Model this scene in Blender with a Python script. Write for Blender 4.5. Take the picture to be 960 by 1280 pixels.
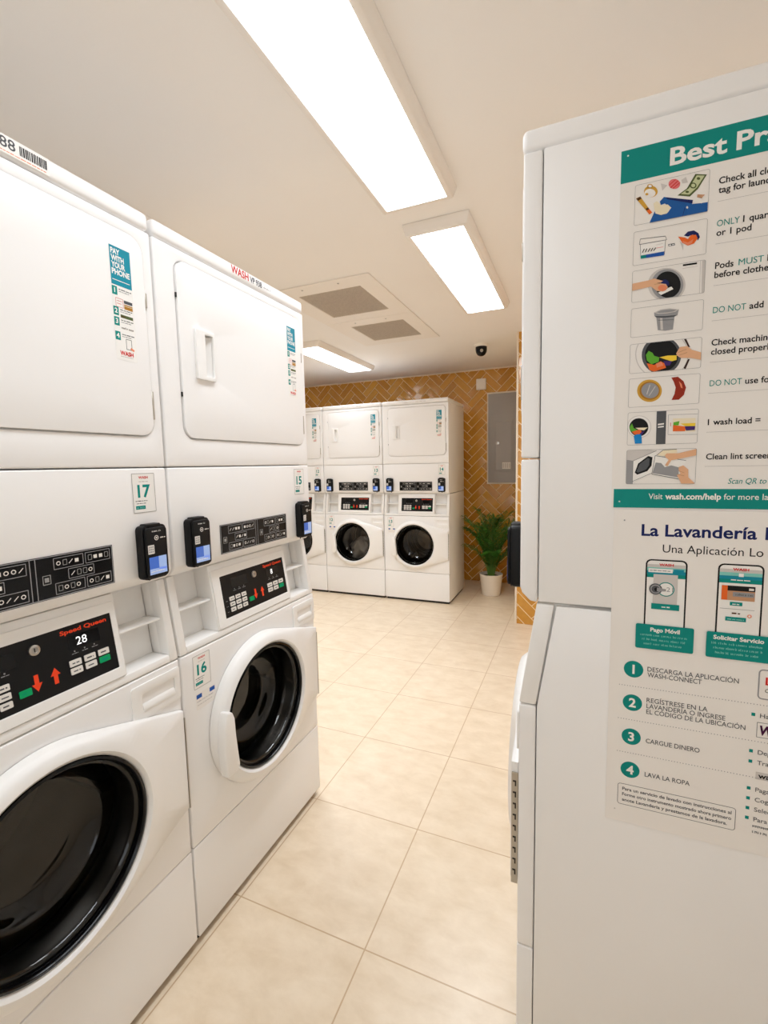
import bpy, bmesh, math, random
from mathutils import Vector, Matrix

# ------------------------------------------------------------------ scene, camera, light levels
for o in list(bpy.data.objects):
    bpy.data.objects.remove(o, do_unlink=True)
SC = bpy.context.scene
COL = SC.collection
RND = random.Random(7)

CAM_H = 1.3716
cd = bpy.data.cameras.new('camera')
cam = bpy.data.objects.new('camera', cd)
COL.objects.link(cam)
cd.sensor_fit = 'VERTICAL'
cd.sensor_height = 24.0
cd.lens = 575.63 / 1280 * 24.0
cd.clip_start = 0.02
r_ = Vector((0.92117715, 0.38856382, -0.02123224))
u_ = Vector((-0.0199509, 0.10164697, 0.99462046))
f_ = Vector((-0.38863172, 0.91579804, -0.10138706))
cam.matrix_world = Matrix(((r_.x, u_.x, -f_.x, 0), (r_.y, u_.y, -f_.y, 0), (r_.z, u_.z, -f_.z, CAM_H), (0, 0, 0, 1)))
SC.camera = cam

wd = bpy.data.worlds.new('world')
SC.world = wd
wd.use_nodes = True
wd.node_tree.nodes['Background'].inputs[0].default_value = (0.90, 0.95, 1.0, 1)
wd.node_tree.nodes['Background'].inputs[1].default_value = 2.0   # fill daylight, let in through the opening added behind the camera
LAMP = 9.6            # glow of the ceiling fixtures' diffusers
BEAM = 6.2           # watts their prismatic lenses send downwards
SPREAD = 112
SC.view_settings.view_transform = 'Standard'
SC.view_settings.look = 'None'
SC.view_settings.gamma = 1.0
SC.view_settings.exposure = 0.1
SC.cycles.max_bounces = 16
SC.cycles.diffuse_bounces = 10
SC.view_settings.use_curve_mapping = False

# ------------------------------------------------------------------ the place, in metres
H = 2.414            # ceiling
LX = -0.9845         # front plane of the left row
LY = 0.8843          # seam between the two left machines
RX, RY = -0.1078, 0.9631   # front plane and near side of the right machine
BX, BY = -1.1354, 4.277    # right end and front plane of the back row
WY = 5.2918          # back wall
SX, SY = -0.4792, 3.956    # corner of the tiled stub wall
PITCH = 0.683
W, D = 0.676, 0.62   # one stacked machine

# ------------------------------------------------------------------ materials
def lin(c):
    return tuple((x / 12.92 if x <= .04045 else ((x + .055) / 1.055) ** 2.4) for x in (v / 255 for v in c))

def mat(name, rgb, rough=.4, metal=0., spec=.5, emit=None, strength=0., coat=0.):
    m = bpy.data.materials.new(name)
    m.use_nodes = True
    b = m.node_tree.nodes['Principled BSDF']
    b.inputs['Base Color'].default_value = lin(rgb) + (1,)
    b.inputs['Roughness'].default_value = rough
    b.inputs['Metallic'].default_value = metal
    b.inputs['Specular IOR Level'].default_value = spec
    b.inputs['Coat Weight'].default_value = coat
    if emit:
        b.inputs['Emission Color'].default_value = lin(emit) + (1,)
        b.inputs['Emission Strength'].default_value = strength
    return m

def noise_mat(name, c1, c2, scale, rough, bump=0., detail=4, r2=None):
    m = mat(name, c1, rough)
    nt = m.node_tree
    N, L = nt.nodes, nt.links
    b = N['Principled BSDF']
    tc = N.new('ShaderNodeTexCoord')
    nz = N.new('ShaderNodeTexNoise')
    nz.inputs['Scale'].default_value = scale
    nz.inputs['Detail'].default_value = detail
    L.new(tc.outputs['Object'], nz.inputs['Vector'])
    cr = N.new('ShaderNodeValToRGB')
    cr.color_ramp.elements[0].position = .3
    cr.color_ramp.elements[1].position = .7
    cr.color_ramp.elements[0].color = lin(c1) + (1,)
    cr.color_ramp.elements[1].color = lin(c2) + (1,)
    L.new(nz.outputs['Fac'], cr.inputs['Fac'])
    L.new(cr.outputs['Color'], b.inputs['Base Color'])
    if bump:
        bp = N.new('ShaderNodeBump')
        bp.inputs['Strength'].default_value = bump
        bp.inputs['Distance'].default_value = .002
        L.new(nz.outputs['Fac'], bp.inputs['Height'])
        L.new(bp.outputs['Normal'], b.inputs['Normal'])
    return m

M = {}
M['enamel'] = noise_mat('white_enamel', (240, 239, 238), (242, 241, 240), 3, .36)
M['plastic'] = mat('white_plastic', (240, 239, 237), .35)
M['black'] = mat('black_plastic', (12, 12, 13), .45, spec=.25)
M['blackgloss'] = mat('black_gloss', (8, 8, 9), .18, spec=.3)
M['rubber'] = mat('black_rubber', (12, 12, 12), .3)
M['toe'] = mat('dark_base', (32, 28, 25), .6)
M['chrome'] = mat('brushed_steel', (190, 185, 178), .28, 1.)
M['hinge'] = mat('hinge_steel', (186, 180, 170), .4, .8)
M['drum'] = noise_mat('drum_steel', (96, 86, 75), (110, 98, 85), 9, .3)
M['drumback'] = mat('drum_back_steel', (176, 158, 136), .42, .5)
M['drum'].node_tree.nodes['Principled BSDF'].inputs['Metallic'].default_value = .85
M['screen'] = mat('reader_screen', (60, 100, 190), .2, emit=(70, 110, 200), strength=.25)
M['screen_lt'] = mat('reader_screen_pale', (150, 175, 220), .2, emit=(150, 175, 225), strength=.3)
M['digit'] = mat('lit_digits', (240, 240, 240), .3, emit=(255, 255, 255), strength=.8)
M['ceiling'] = noise_mat('ceiling_paint', (246, 243, 239), (248, 245, 241), 2, .7)
M['wall'] = noise_mat('wall_paint', (246, 243, 239), (248, 245, 241), 2, .7)
M['lampbody'] = mat('lamp_housing', (244, 238, 230), .5)
M['lens_near'] = mat('lamp_diffuser_near', (255, 255, 255), .5, emit=(240, 247, 255), strength=LAMP * .44)
M['lens'] = mat('lamp_diffuser', (255, 255, 255), .5, emit=(240, 247, 255), strength=LAMP)
M['grille'] = noise_mat('vent_grille', (188, 178, 166), (204, 194, 181), 90, .7, .6)
M['panelgrey'] = noise_mat('grey_enamel', (166, 164, 163), (172, 170, 169), 4, .38)
M['pot'] = mat('white_pot', (232, 222, 208), .35)
M['soil'] = noise_mat('soil', (38, 27, 18), (70, 50, 32), 60, .9, 1.)
M['leaf'] = noise_mat('palm_leaf', (40, 92, 24), (74, 132, 38), 9, .45)
M['stem'] = mat('palm_stem', (84, 120, 46), .5)
M['cloth'] = noise_mat('white_cloth', (246, 245, 243), (236, 235, 233), 14, .9, .5)
M['grout'] = noise_mat('cream_grout', (248, 226, 186), (242, 218, 176), 20, .8)
M['trim'] = mat('white_trim', (238, 226, 208), .4)

# smoked door glass: thin, tinted, mirror-like at grazing angles
g = bpy.data.materials.new('door_glass')
g.use_nodes = True
nt = g.node_tree
nt.nodes.clear()
out = nt.nodes.new('ShaderNodeOutputMaterial')
mx = nt.nodes.new('ShaderNodeMixShader')
tr = nt.nodes.new('ShaderNodeBsdfTransparent')
tr.inputs[0].default_value = (.62, .59, .55, 1)
gl = nt.nodes.new('ShaderNodeBsdfGlossy')
gl.inputs['Roughness'].default_value = .03
gl.inputs[0].default_value = (.9, .9, .9, 1)
fr = nt.nodes.new('ShaderNodeFresnel')
fr.inputs[0].default_value = 1.5
nt.links.new(fr.outputs[0], mx.inputs[0])
nt.links.new(tr.outputs[0], mx.inputs[1])
nt.links.new(gl.outputs[0], mx.inputs[2])
nt.links.new(mx.outputs[0], out.inputs[0])
M['glass'] = g

# glazed ochre tile, every tile a little different
t = mat('ochre_tile', (176, 110, 34), .12, coat=.3)
nt = t.node_tree
ge = nt.nodes.new('ShaderNodeNewGeometry')
cr = nt.nodes.new('ShaderNodeValToRGB')
els = cr.color_ramp.elements
els[0].position, els[0].color = 0, lin((184, 122, 34)) + (1,)
els[1].position, els[1].color = 1, lin((218, 164, 66)) + (1,)
nz = nt.nodes.new('ShaderNodeTexNoise')
nz.inputs['Scale'].default_value = 26
tc = nt.nodes.new('ShaderNodeTexCoord')
nt.links.new(tc.outputs['Object'], nz.inputs['Vector'])
mm = nt.nodes.new('ShaderNodeMath')
mm.operation = 'MULTIPLY_ADD'
mm.inputs[1].default_value = .5
nt.links.new(nz.outputs['Fac'], mm.inputs[0])
m2 = nt.nodes.new('ShaderNodeMath')
m2.operation = 'MULTIPLY'
m2.inputs[1].default_value = .55
nt.links.new(ge.outputs['Random Per Island'], m2.inputs[0])
nt.links.new(m2.outputs[0], mm.inputs[2])
nt.links.new(mm.outputs[0], cr.inputs['Fac'])
nt.links.new(cr.outputs['Color'], nt.nodes['Principled BSDF'].inputs['Base Color'])
bp = nt.nodes.new('ShaderNodeBump')
bp.inputs['Strength'].default_value = .35
bp.inputs['Distance'].default_value = .004
nt.links.new(nz.outputs['Fac'], bp.inputs['Height'])
nt.links.new(bp.outputs['Normal'], nt.nodes['Principled BSDF'].inputs['Normal'])
M['tile'] = t

# beige ceramic floor tiles with thin grout lines
f = mat('floor_tile', (222, 194, 156), .3)
nt = f.node_tree
N, L = nt.nodes, nt.links
tc = N.new('ShaderNodeTexCoord')
mp = N.new('ShaderNodeMapping')
mp.inputs['Location'].default_value = (.975, -1.053 + .467 * 8, 0)
L.new(tc.outputs['Object'], mp.inputs['Vector'])
br = N.new('ShaderNodeTexBrick')
br.offset = 0
br.squash = 1
br.inputs['Scale'].default_value = 1
br.inputs['Mortar Size'].default_value = .0022
br.inputs['Mortar Smooth'].default_value = .1
br.inputs['Brick Width'].default_value = .4395
br.inputs['Row Height'].default_value = .467
br.inputs['Bias'].default_value = 0
br.inputs['Color1'].default_value = (.0, .0, .0, 1)
br.inputs['Color2'].default_value = (1, 1, 1, 1)
L.new(mp.outputs['Vector'], br.inputs['Vector'])
n1 = N.new('ShaderNodeTexNoise')
n1.inputs['Scale'].default_value = 8.5
n1.inputs['Detail'].default_value = 9
n1.inputs['Roughness'].default_value = .65
n1.inputs['Distortion'].default_value = .25
st = N.new('ShaderNodeMapping')
st.inputs['Scale'].default_value = (1, 1.7, 1)
L.new(tc.outputs['Object'], st.inputs['Vector'])
L.new(st.outputs['Vector'], n1.inputs['Vector'])
cr = N.new('ShaderNodeValToRGB')
e = cr.color_ramp.elements
e[0].position, e[0].color = .3, lin((220, 201, 174)) + (1,)
e[1].position, e[1].color = .66, lin((235, 219, 196)) + (1,)
L.new(n1.outputs['Fac'], cr.inputs['Fac'])
mixg = N.new('ShaderNodeMix')
mixg.data_type = 'RGBA'
L.new(br.outputs['Fac'], mixg.inputs[0])
L.new(cr.outputs['Color'], mixg.inputs[6])
mixg.inputs[7].default_value = lin((198, 171, 138)) + (1,)
L.new(mixg.outputs[2], N['Principled BSDF'].inputs['Base Color'])
bp = N.new('ShaderNodeBump')
bp.invert = True
bp.inputs['Strength'].default_value = .4
bp.inputs['Distance'].default_value = .002
L.new(br.outputs['Fac'], bp.inputs['Height'])
L.new(bp.outputs['Normal'], N['Principled BSDF'].inputs['Normal'])
M['floor'] = f

INK = dict(teal=(0, 136, 128), tealblue=(16, 138, 160), white=(240, 238, 234), paper=(238, 234, 229), black=(18, 18, 20), navy=(22, 34, 92),
           denim=(28, 88, 158), gold=(206, 158, 60), ochre=(170, 118, 40), brown=(84, 52, 20), dkbrown=(66, 44, 38), orange=(230, 104, 40), salmon=(232, 138, 100),
           red=(206, 40, 36), pink=(228, 118, 120), lgrey=(205, 200, 196), mgrey=(150, 150, 152), dgrey=(84, 86, 90), olive=(86, 98, 58), bill=(196, 202, 158),
           cream=(238, 226, 196), tan=(196, 148, 112), skin=(226, 176, 138), blue=(30, 84, 168), sky=(20, 130, 200), green=(92, 168, 48), yellow=(240, 204, 62),
           purple=(64, 40, 108), bean=(150, 44, 22), steel=(168, 166, 160), keywhite=(226, 222, 216), keygreen=(0, 158, 96), arrow=(236, 72, 36), line=(150, 150, 148), wine=(70, 10, 60), aqua=(130, 200, 190))
def ink(n):
    k = 'ink_' + n
    if k not in M:
        M[k] = mat(k, INK[n], .5, spec=.2)
    return M[k]

# ------------------------------------------------------------------ mesh builder
class B:
    def __init__(s):
        s.v, s.f, s.m = [], [], []
    def add(s, vs, fs, m=0):
        o = len(s.v)
        s.v += [tuple(p) for p in vs]
        for q in fs:
            s.f.append([i + o for i in q])
            s.m.append(m)
        return s
    def box(s, x0, x1, y0, y1, z0, z1, m=0, fn=None):
        vs = [(x, y, z) for z in (z0, z1) for y in (y0, y1) for x in (x0, x1)]
        if fn: vs = [fn(*p) for p in vs]
        return s.add(vs, [(0, 2, 3, 1), (4, 5, 7, 6), (0, 1, 5, 4), (2, 6, 7, 3), (0, 4, 6, 2), (1, 3, 7, 5)], m)
    def prism(s, poly, a, b, fn, m=0):
        """poly 2D extruded from a to b; fn(p, q, t) gives the 3D point"""
        n = len(poly)
        vs = [fn(p[0], p[1], a) for p in poly] + [fn(p[0], p[1], b) for p in poly]
        fs = [tuple(range(n)), tuple(range(2 * n - 1, n - 1, -1))] + [(i, n + i, n + (i + 1) % n, (i + 1) % n) for i in range(n)]
        return s.add(vs, fs, m)
    def slab(s, poly, d0, d1, m=0):            # outline in (u, z), from depth d0 to d1
        return s.prism(poly, d0, d1, lambda p, q, t: (p, t, q), m)
    def loft(s, rings, m=0, cap0=False, cap1=False, closed=True):
        n = len(rings[0])
        vs = [p for r in rings for p in r]
        fs = []
        for k in range(len(rings) - 1):
            for i in range(n if closed else n - 1):
                j = (i + 1) % n
                fs.append((k * n + i, k * n + j, (k + 1) * n + j, (k + 1) * n + i))
        if cap0: fs.append(tuple(range(n - 1, -1, -1)))
        if cap1: fs.append(tuple(range((len(rings) - 1) * n, len(rings) * n)))
        return s.add(vs, fs, m)
    def holed(s, outer, inner, d0, d1, m=0):   # plate with a hole, outlines of equal length in (u, z)
        R = lambda P, d: [(p[0], d, p[1]) for p in P]
        rings = [R(outer, d0), R(inner, d0), R(inner, d1), R(outer, d1), R(outer, d0)]
        n = len(outer)
        vs = [p for r in rings[:4] for p in r]
        fs = []
        for k in range(4):
            for i in range(n):
                j = (i + 1) % n
                k2 = (k + 1) % 4
                fs.append((k * n + i, k2 * n + i, k2 * n + j, k * n + j))
        return s.add(vs, fs, m)
    def tube(s, p0, p1, r0, r1=None, n=10, m=0, cap=True):
        p0, p1 = Vector(p0), Vector(p1)
        d = (p1 - p0).normalized()
        a = d.orthogonal().normalized()
        b = d.cross(a)
        r1 = r0 if r1 is None else r1
        ring = lambda c, r: [tuple(c + (a * math.cos(2 * math.pi * i / n) + b * math.sin(2 * math.pi * i / n)) * r) for i in range(n)]
        return s.loft([ring(p0, r0), ring(p1, r1)], m, cap, cap)
    def lathe(s, prof, c, axis='z', n=40, m=0, sx=1.):
        """prof: (radius, height) pairs round the axis through c"""
        rings = []
        for r, h in prof:
            rr = max(r, 1e-5)
            if axis == 'z':
                rings.append([(c[0] + rr * math.cos(2 * math.pi * i / n), c[1] + rr * math.sin(2 * math.pi * i / n), c[2] + h) for i in range(n)])
            else:
                rings.append([(c[0] + rr * math.cos(2 * math.pi * i / n), c[1] + h, c[2] + rr * math.sin(2 * math.pi * i / n)) for i in range(n)])
        return s.loft(rings, m)
    def build(s, name, mats, parent=None, bevel=0., seg=2, shift=(0, 0, 0), sharp=38, weld=False):
        me = bpy.data.meshes.new(name)
        bm = bmesh.new()
        vs = [bm.verts.new((p[0] + shift[0], p[1] + shift[1], p[2] + shift[2])) for p in s.v]
        for q, mi in zip(s.f, s.m):
            try:
                fc = bm.faces.new([vs[i] for i in q])
                fc.material_index = mi
            except ValueError:
                pass
        if weld:
            bmesh.ops.remove_doubles(bm, verts=bm.verts, dist=1e-5)
        bmesh.ops.recalc_face_normals(bm, faces=bm.faces)
        if bevel:
            es = [e for e in bm.edges if e.is_manifold and e.calc_face_angle(0) > .5]
            bmesh.ops.bevel(bm, geom=es, offset=bevel, segments=seg, profile=.5, affect='EDGES', clamp_overlap=True)
        for fc in bm.faces:
            fc.smooth = True
        bm.to_mesh(me)
        bm.free()
        me.set_sharp_from_angle(angle=math.radians(sharp))
        for x in (mats if isinstance(mats, (list, tuple)) else [mats]):
            me.materials.append(x)
        o = bpy.data.objects.new(name, me)
        COL.objects.link(o)
        if parent: o.parent = parent
        return o

def rr(x0, x1, z0, z1, r, n=6):
    P = []
    for cx, cz, a0 in ((x1 - r, z1 - r, 0), (x0 + r, z1 - r, 90), (x0 + r, z0 + r, 180), (x1 - r, z0 + r, 270)):
        for k in range(n + 1):
            a = math.radians(a0 + 90 * k / n)
            P.append((cx + r * math.cos(a), cz + r * math.sin(a)))
    return P
def circ(cx, cz, r, n=32, rz=None):
    return [(cx + r * math.cos(2 * math.pi * i / n), cz + (rz or r) * math.sin(2 * math.pi * i / n)) for i in range(n)]

# ------------------------------------------------------------------ printing: flat coloured shapes and lettering on one sheet
_fc = bpy.data.curves.new('lettering', 'FONT')
_fo = bpy.data.objects.new('lettering', _fc)
COL.objects.link(_fo)
_cache = {}
def glyphs(txt, bold=0., shear=0.):
    k = (txt, bold, shear)
    if k not in _cache:
        _fc.body, _fc.size, _fc.offset, _fc.shear, _fc.resolution_u = txt, 1., bold, shear, 3
        bpy.context.view_layer.update()
        ev = _fo.evaluated_get(bpy.context.evaluated_depsgraph_get())
        me = ev.to_mesh()
        _cache[k] = ([(v.co.x, v.co.y) for v in me.vertices], [tuple(p.vertices) for p in me.polygons])
        ev.to_mesh_clear()
    return _cache[k]
CAP = max(y for x, y in glyphs('H')[0])

class Sheet:
    def __init__(s):
        s.it = []
    def poly(s, P, col, layer=1):
        s.it.append((list(P), [tuple(range(len(P)))], col, layer))
    def rect(s, x0, x1, y0, y1, col, layer=1, r=0):
        s.poly(rr(x0, x1, y0, y1, r, 4) if r else [(x0, y0), (x1, y0), (x1, y1), (x0, y1)], col, layer)
    def frame(s, x0, x1, y0, y1, w, col, layer=1, r=0.0012):
        o, i = rr(x0, x1, y0, y1, r, 4), rr(x0 + w, x1 - w, y0 + w, y1 - w, max(r - w, r * .3), 4)
        n = len(o)
        s.it.append((o + i, [(k, (k + 1) % n, n + (k + 1) % n, n + k) for k in range(n)], col, layer))
    def ring(s, cx, cy, r0, r1, col, layer=1, n=28):
        a, b = circ(cx, cy, r1, n), circ(cx, cy, r0, n)
        s.it.append((a + b, [(k, (k + 1) % n, n + (k + 1) % n, n + k) for k in range(n)], col, layer))
    def disc(s, cx, cy, r, col, layer=1, n=28):
        s.poly(circ(cx, cy, r, n), col, layer)
    def line(s, x0, y0, x1, y1, w, col, layer=1):
        dx, dy = x1 - x0, y1 - y0
        l = math.hypot(dx, dy)
        nx, ny = -dy / l * w / 2, dx / l * w / 2
        s.poly([(x0 + nx, y0 + ny), (x0 - nx, y0 - ny), (x1 - nx, y1 - ny), (x1 + nx, y1 + ny)], col, layer)
    def text(s, txt, x, y, cap, col, layer=2, width=None, bold=0., shear=0., align='l', squeeze=1.):
        V, F = glyphs(txt, bold, shear)
        if not V: return
        x0, x1 = min(p[0] for p in V), max(p[0] for p in V)
        ky = cap / CAP
        kx = width / (x1 - x0) if width else ky * squeeze
        off = {'l': 0, 'c': -(x1 - x0) * kx / 2, 'r': -(x1 - x0) * kx}[align]
        s.it.append(([(x + off + (p[0] - x0) * kx, y + p[1] * ky) for p in V], F, col, layer))
    def scrawl(s, x0, x1, y, h, col, layer=2, seed=1):
        """a line of print too small to read: word-long runs of letter strokes"""
        R = random.Random(seed)
        x = x0
        while x < x1 - h * .5:
            if h < .0036:
                w = min(h * R.uniform(1.6, 4.5), x1 - x)
                s.rect(x, x + w, y, y + h * R.choice((.7, .85)), col, layer)
                x += w + h * .6
            else:
                for _ in range(R.randint(2, 7)):
                    if x > x1 - h * .5: break
                    k, t = R.choice((.7, .7, .7, 1.)), h * .17
                    s.rect(x, x + t, y, y + h * k, col, layer)
                    q = R.choice((0, .28, .56))
                    s.rect(x + t, x + h * .34, y + h * q, y + h * (q + .14), col, layer)
                    if R.random() < .6: s.rect(x + h * .34, x + h * .34 + t, y + h * .14, y + h * .7, col, layer)
                    x += h * .66
                x += h * .45
    def into(s, b, mats, org, ex, ey, nrm, step=.0002, base=0.):
        org, ex, ey, nrm = map(Vector, (org, ex, ey, nrm))
        for P, F, col, layer in s.it:
            m = ink(col) if isinstance(col, str) else col
            if m not in mats: mats.append(m)
            b.add([org + ex * p[0] + ey * p[1] + nrm * (base + step * layer) for p in P], F, mats.index(m))
        return b

bpy.context.view_layer.update()

def thing(name, label, cat, loc=(0, 0, 0), rz=0., group=None):
    o = bpy.data.objects.new(name, None)
    o.empty_display_size = .1
    COL.objects.link(o)
    o.location = loc
    o.rotation_euler = (0, 0, rz)
    return tag(o, label, cat, group)
def tag(o, label, cat, group=None):
    o['label'], o['category'] = label, cat
    if group: o['group'] = group
    return o
def struct(o):
    o['kind'] = 'structure'
    return o
def copy_tree(o, parent=None):
    c = o.copy()
    COL.objects.link(c)
    if parent: c.parent = parent
    for ch in list(o.children):
        copy_tree(ch, c)
    return c

# ------------------------------------------------------------------ the room
XL, XR, YF = -3.7, 0.75, -1.6
struct(B().box(XL - .1, XR + .1, YF - .1, WY + .2, -.08, 0).build('floor', M['floor']))
struct(B().box(XL - .1, XR + .1, YF - .1, WY + .2, H, H + .08).build('ceiling', M['ceiling']))
struct(B().box(XL - .1, XL, YF - .1, WY + .2, 0, H).build('wall_left', M['wall']))
struct(B().box(XR, XR + .1, YF - .1, SY, 0, H).build('wall_right', M['wall']))
WX0, WX1, WZ0, WZ1 = -1.0, .45, .95, 2.15
b = B().holed([(XL, 0), (XR, 0), (XR, H), (XL, H)], [(WX0, WZ0), (WX1, WZ0), (WX1, WZ1), (WX0, WZ1)], YF, YF - .1)
struct(b.build('wall_front', M['wall']))
b = B().holed([(WX0, WZ0), (WX1, WZ0), (WX1, WZ1), (WX0, WZ1)], [(WX0 + .05, WZ0 + .05), (WX1 - .05, WZ0 + .05), (WX1 - .05, WZ1 - .05), (WX0 + .05, WZ1 - .05)], YF - .03, YF - .08)
b.box((WX0 + WX1) / 2 - .02, (WX0 + WX1) / 2 + .02, YF - .075, YF - .035, WZ0 + .05, WZ1 - .05)
struct(b.build('fill_window_1', M['trim'], bevel=.003))  # unseen; added so fill daylight reaches the right machine and back row
struct(B().box(-1.78, -1.66, YF, LY + PITCH + .05, 0, H).build('wall_middle', M['wall']))

def clip_poly(P, x0, x1, y0, y1):
    for ax, v, s in ((0, x0, -1), (0, x1, 1), (1, y0, -1), (1, y1, 1)):
        out = []
        for i in range(len(P)):
            a, b = P[i - 1], P[i]
            ia, ib = s * (a[ax] - v) <= 0, s * (b[ax] - v) <= 0
            if ia != ib:
                t = (v - a[ax]) / (b[ax] - a[ax])
                out.append((a[0] + t * (b[0] - a[0]), a[1] + t * (b[1] - a[1])))
            if ib: out.append(b)
        P = out
        if len(P) < 3: return []
    return P

def herringbone(b, x0, x1, z0, z1, y, ax, az, w=.0772, gap=.0034, seed=3):
    """three-to-one glazed tiles laid at 45 degrees on a wall that faces -Y"""
    R = random.Random(seed)
    n, c = 3, math.sqrt(.5)
    cells = []
    for i in range(-60, 61):
        for j in range(-14, 15):
            ox, oy = (i + 2 * n * j) * w, i * w
            cells.append((ox, ox + n * w, oy, oy + w))
            cells.append((ox + n * w, ox + (n + 1) * w, oy - (n - 1) * w, oy + w))
    for a0, a1, b0, b1 in cells:
        q = [(a0 + gap, b0 + gap), (a1 - gap, b0 + gap), (a1 - gap, b1 - gap), (a0 + gap, b1 - gap)]
        q = [(ax + (p - s) * c, az + (p + s) * c) for p, s in q]
        q = clip_poly(q, x0, x1, z0, z1)
        if len(q) < 3: continue
        cx, cz = sum(p[0] for p in q) / len(q), sum(p[1] for p in q) / len(q)
        if max(abs(p[0] - cx) + abs(p[1] - cz) for p in q) < .006: continue
        tx, tz = R.uniform(-.015, .015), R.uniform(-.015, .015)
        k = .965
        base = [(p[0], y, p[1]) for p in q]
        mid = [(p[0], y - .0014, p[1]) for p in q]
        top = [(cx + (p[0] - cx) * k, y - .0025 + (p[0] - cx) * tx + (p[1] - cz) * tz, cz + (p[1] - cz) * k) for p in q]
        b.loft([base, mid, top], 1, False, True)
    return b

b = B().box(XL, SX, WY, WY + .1, 0, H, 0)
struct(herringbone(b, XL, SX, .0, H - .004, WY, -1.135, 1.77).build('wall_back', [M['grout'], M['tile']], sharp=20))
b = B().box(SX, XR + .1, SY, WY + .1, 0, H, 0)
struct(herringbone(b, SX + .012, XR, .0, H - .002, SY, -.62, 1.20, seed=5).build('wall_stub', [M['grout'], M['tile']], sharp=20))
struct(B().box(SX - .004, SX + .011, SY - .008, SY + .004, 0, H).build('trim_1', M['trim'], bevel=.002))
struct(B().box(XL, SX - .006, WY - .012, WY - .0005, H - .014, H - .0005).build('trim_2', M['trim'], bevel=.002))

# ------------------------------------------------------------------ ceiling fixtures
def lamp(x0, x1, y0, y1, label, power=1., lens='lens'):
    """x0..x1, y0..y1: the housing where it meets the ceiling"""
    t = thing('ceiling_light', label, 'light', ((x0 + x1) / 2, (y0 + y1) / 2, H - .05), 0, 'panel lights on the ceiling')
    sh = (-(x0 + x1) / 2, -(y0 + y1) / 2, -(H - .05))
    i, z = .012, H - .046
    ring = lambda k, zz: [(x0 + k, y0 + k, zz), (x1 - k, y0 + k, zz), (x1 - k, y1 - k, zz), (x0 + k, y1 - k, zz)]
    B().loft([ring(i + .02, z + .006), ring(i + .02, z), ring(i, z), ring(0, H - .006), ring(0, H - .0008)], 0, False, True).build('housing', M['lampbody'], t, .0015, 1, sh)
    B().loft([ring(i + .0205, z + .003), ring(i + .0205, z - .001), ring(i + .024, z - .002)], 0, True, True).build('diffuser', M[lens], t, 0, 1, sh)
    a = bpy.data.lights.new('panel_beam', 'AREA')
    a.shape = 'RECTANGLE'
    a.size, a.size_y = x1 - x0 - .07, y1 - y0 - .07
    a.energy = BEAM * power
    a.color = (.88, .94, 1.)
    a.spread = math.radians(SPREAD)
    o = bpy.data.objects.new('panel_beam', a)
    COL.objects.link(o)
    o.parent = t
    o.location = (0, 0, -.0005)
    return t
lamp(-.752, -.447, -.05, 1.825, 'long white panel light nearest the camera, cut by the top edge', .6, 'lens_near')
lamp(-.735, -.440, 2.0, 3.2, 'short white panel light in line beyond the long one', .8)
lamp(-2.315, -2.005, 3.42, 4.56, 'white panel light far left above the back row of machines', .5, 'lens_near')
lamp(-2.315, -2.005, 1.95, 3.15, 'added fill panel light above the left side of the room, unseen behind machine 15', 1.9)  # unseen extra fixture, added to brighten the back row

def vent(x0, x1, y0, y1, gx0, gx1, gy0, gy1, label):
    t = thing('ceiling_vent', label, 'vent', ((x0 + x1) / 2, (y0 + y1) / 2, H - .012), 0, 'grey grilles in the ceiling')
    sh = (-(x0 + x1) / 2, -(y0 + y1) / 2, -(H - .012))
    o = [(x0, y0), (x1, y0), (x1, y1), (x0, y1)]
    q = [(gx0, gy0), (gx1, gy0), (gx1, gy1), (gx0, gy1)]
    R = lambda P, z: [(p[0], p[1], z) for p in P]
    B().loft([R(o, H - .0008), R(o, H - .007), R(q, H - .007), R(q, H - .0008)]).build('vent_frame', M['lampbody'], t, .001, 1, sh)
    g_ = B().box(gx0 + .001, gx1 - .001, gy0 + .001, gy1 - .001, H - .004, H - .001)
    for k in range(1, 40):
        x = gx0 + (gx1 - gx0) * k / 40
        g_.box(x - .0012, x + .0012, gy0 + .001, gy1 - .001, H - .0065, H - .004)
    g_.build('grille', M['grille'], t, 0, 1, sh)
    for sx in (-1, 1):
        B().lathe([(.006, 0), (.005, -.003), (0, -.004)], ((x0 + x1) / 2 + sx * .12, y0 + .05, H - .007), n=12).build('screw', M['chrome'], t, 0, 1, sh)
vent(-1.74, -1.075, 2.385, 3.085, -1.61, -1.19, 2.52, 2.965, 'larger grey ceiling grille in a cream frame, nearer of the two')
vent(-1.74, -1.075, 3.09, 3.775, -1.60, -1.185, 3.215, 3.645, 'grey ceiling grille in a cream frame, farther of the two')

t = thing('dome_camera', 'black dome security camera on the ceiling near the tiled back wall', 'camera', (-.82, 4.215, H))
B().lathe([(0, -.0005), (.062, -.0005), (.062, -.012), (.052, -.022), (0, -.022)], (0, 0, 0), n=32).build('mount', M['lampbody'], t, sharp=30)
B().lathe([(.05, -.022), (.05, -.045), (.046, -.068), (.034, -.088), (.018, -.098), (0, -.1)], (0, 0, 0), n=32).build('dome', M['blackgloss'], t)
B().lathe([(.013, 0), (.013, -.012), (.008, -.013), (0, -.011)], (.012, -.04, -.062), axis='y', n=18).build('lens', M['chrome'], t)

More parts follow.
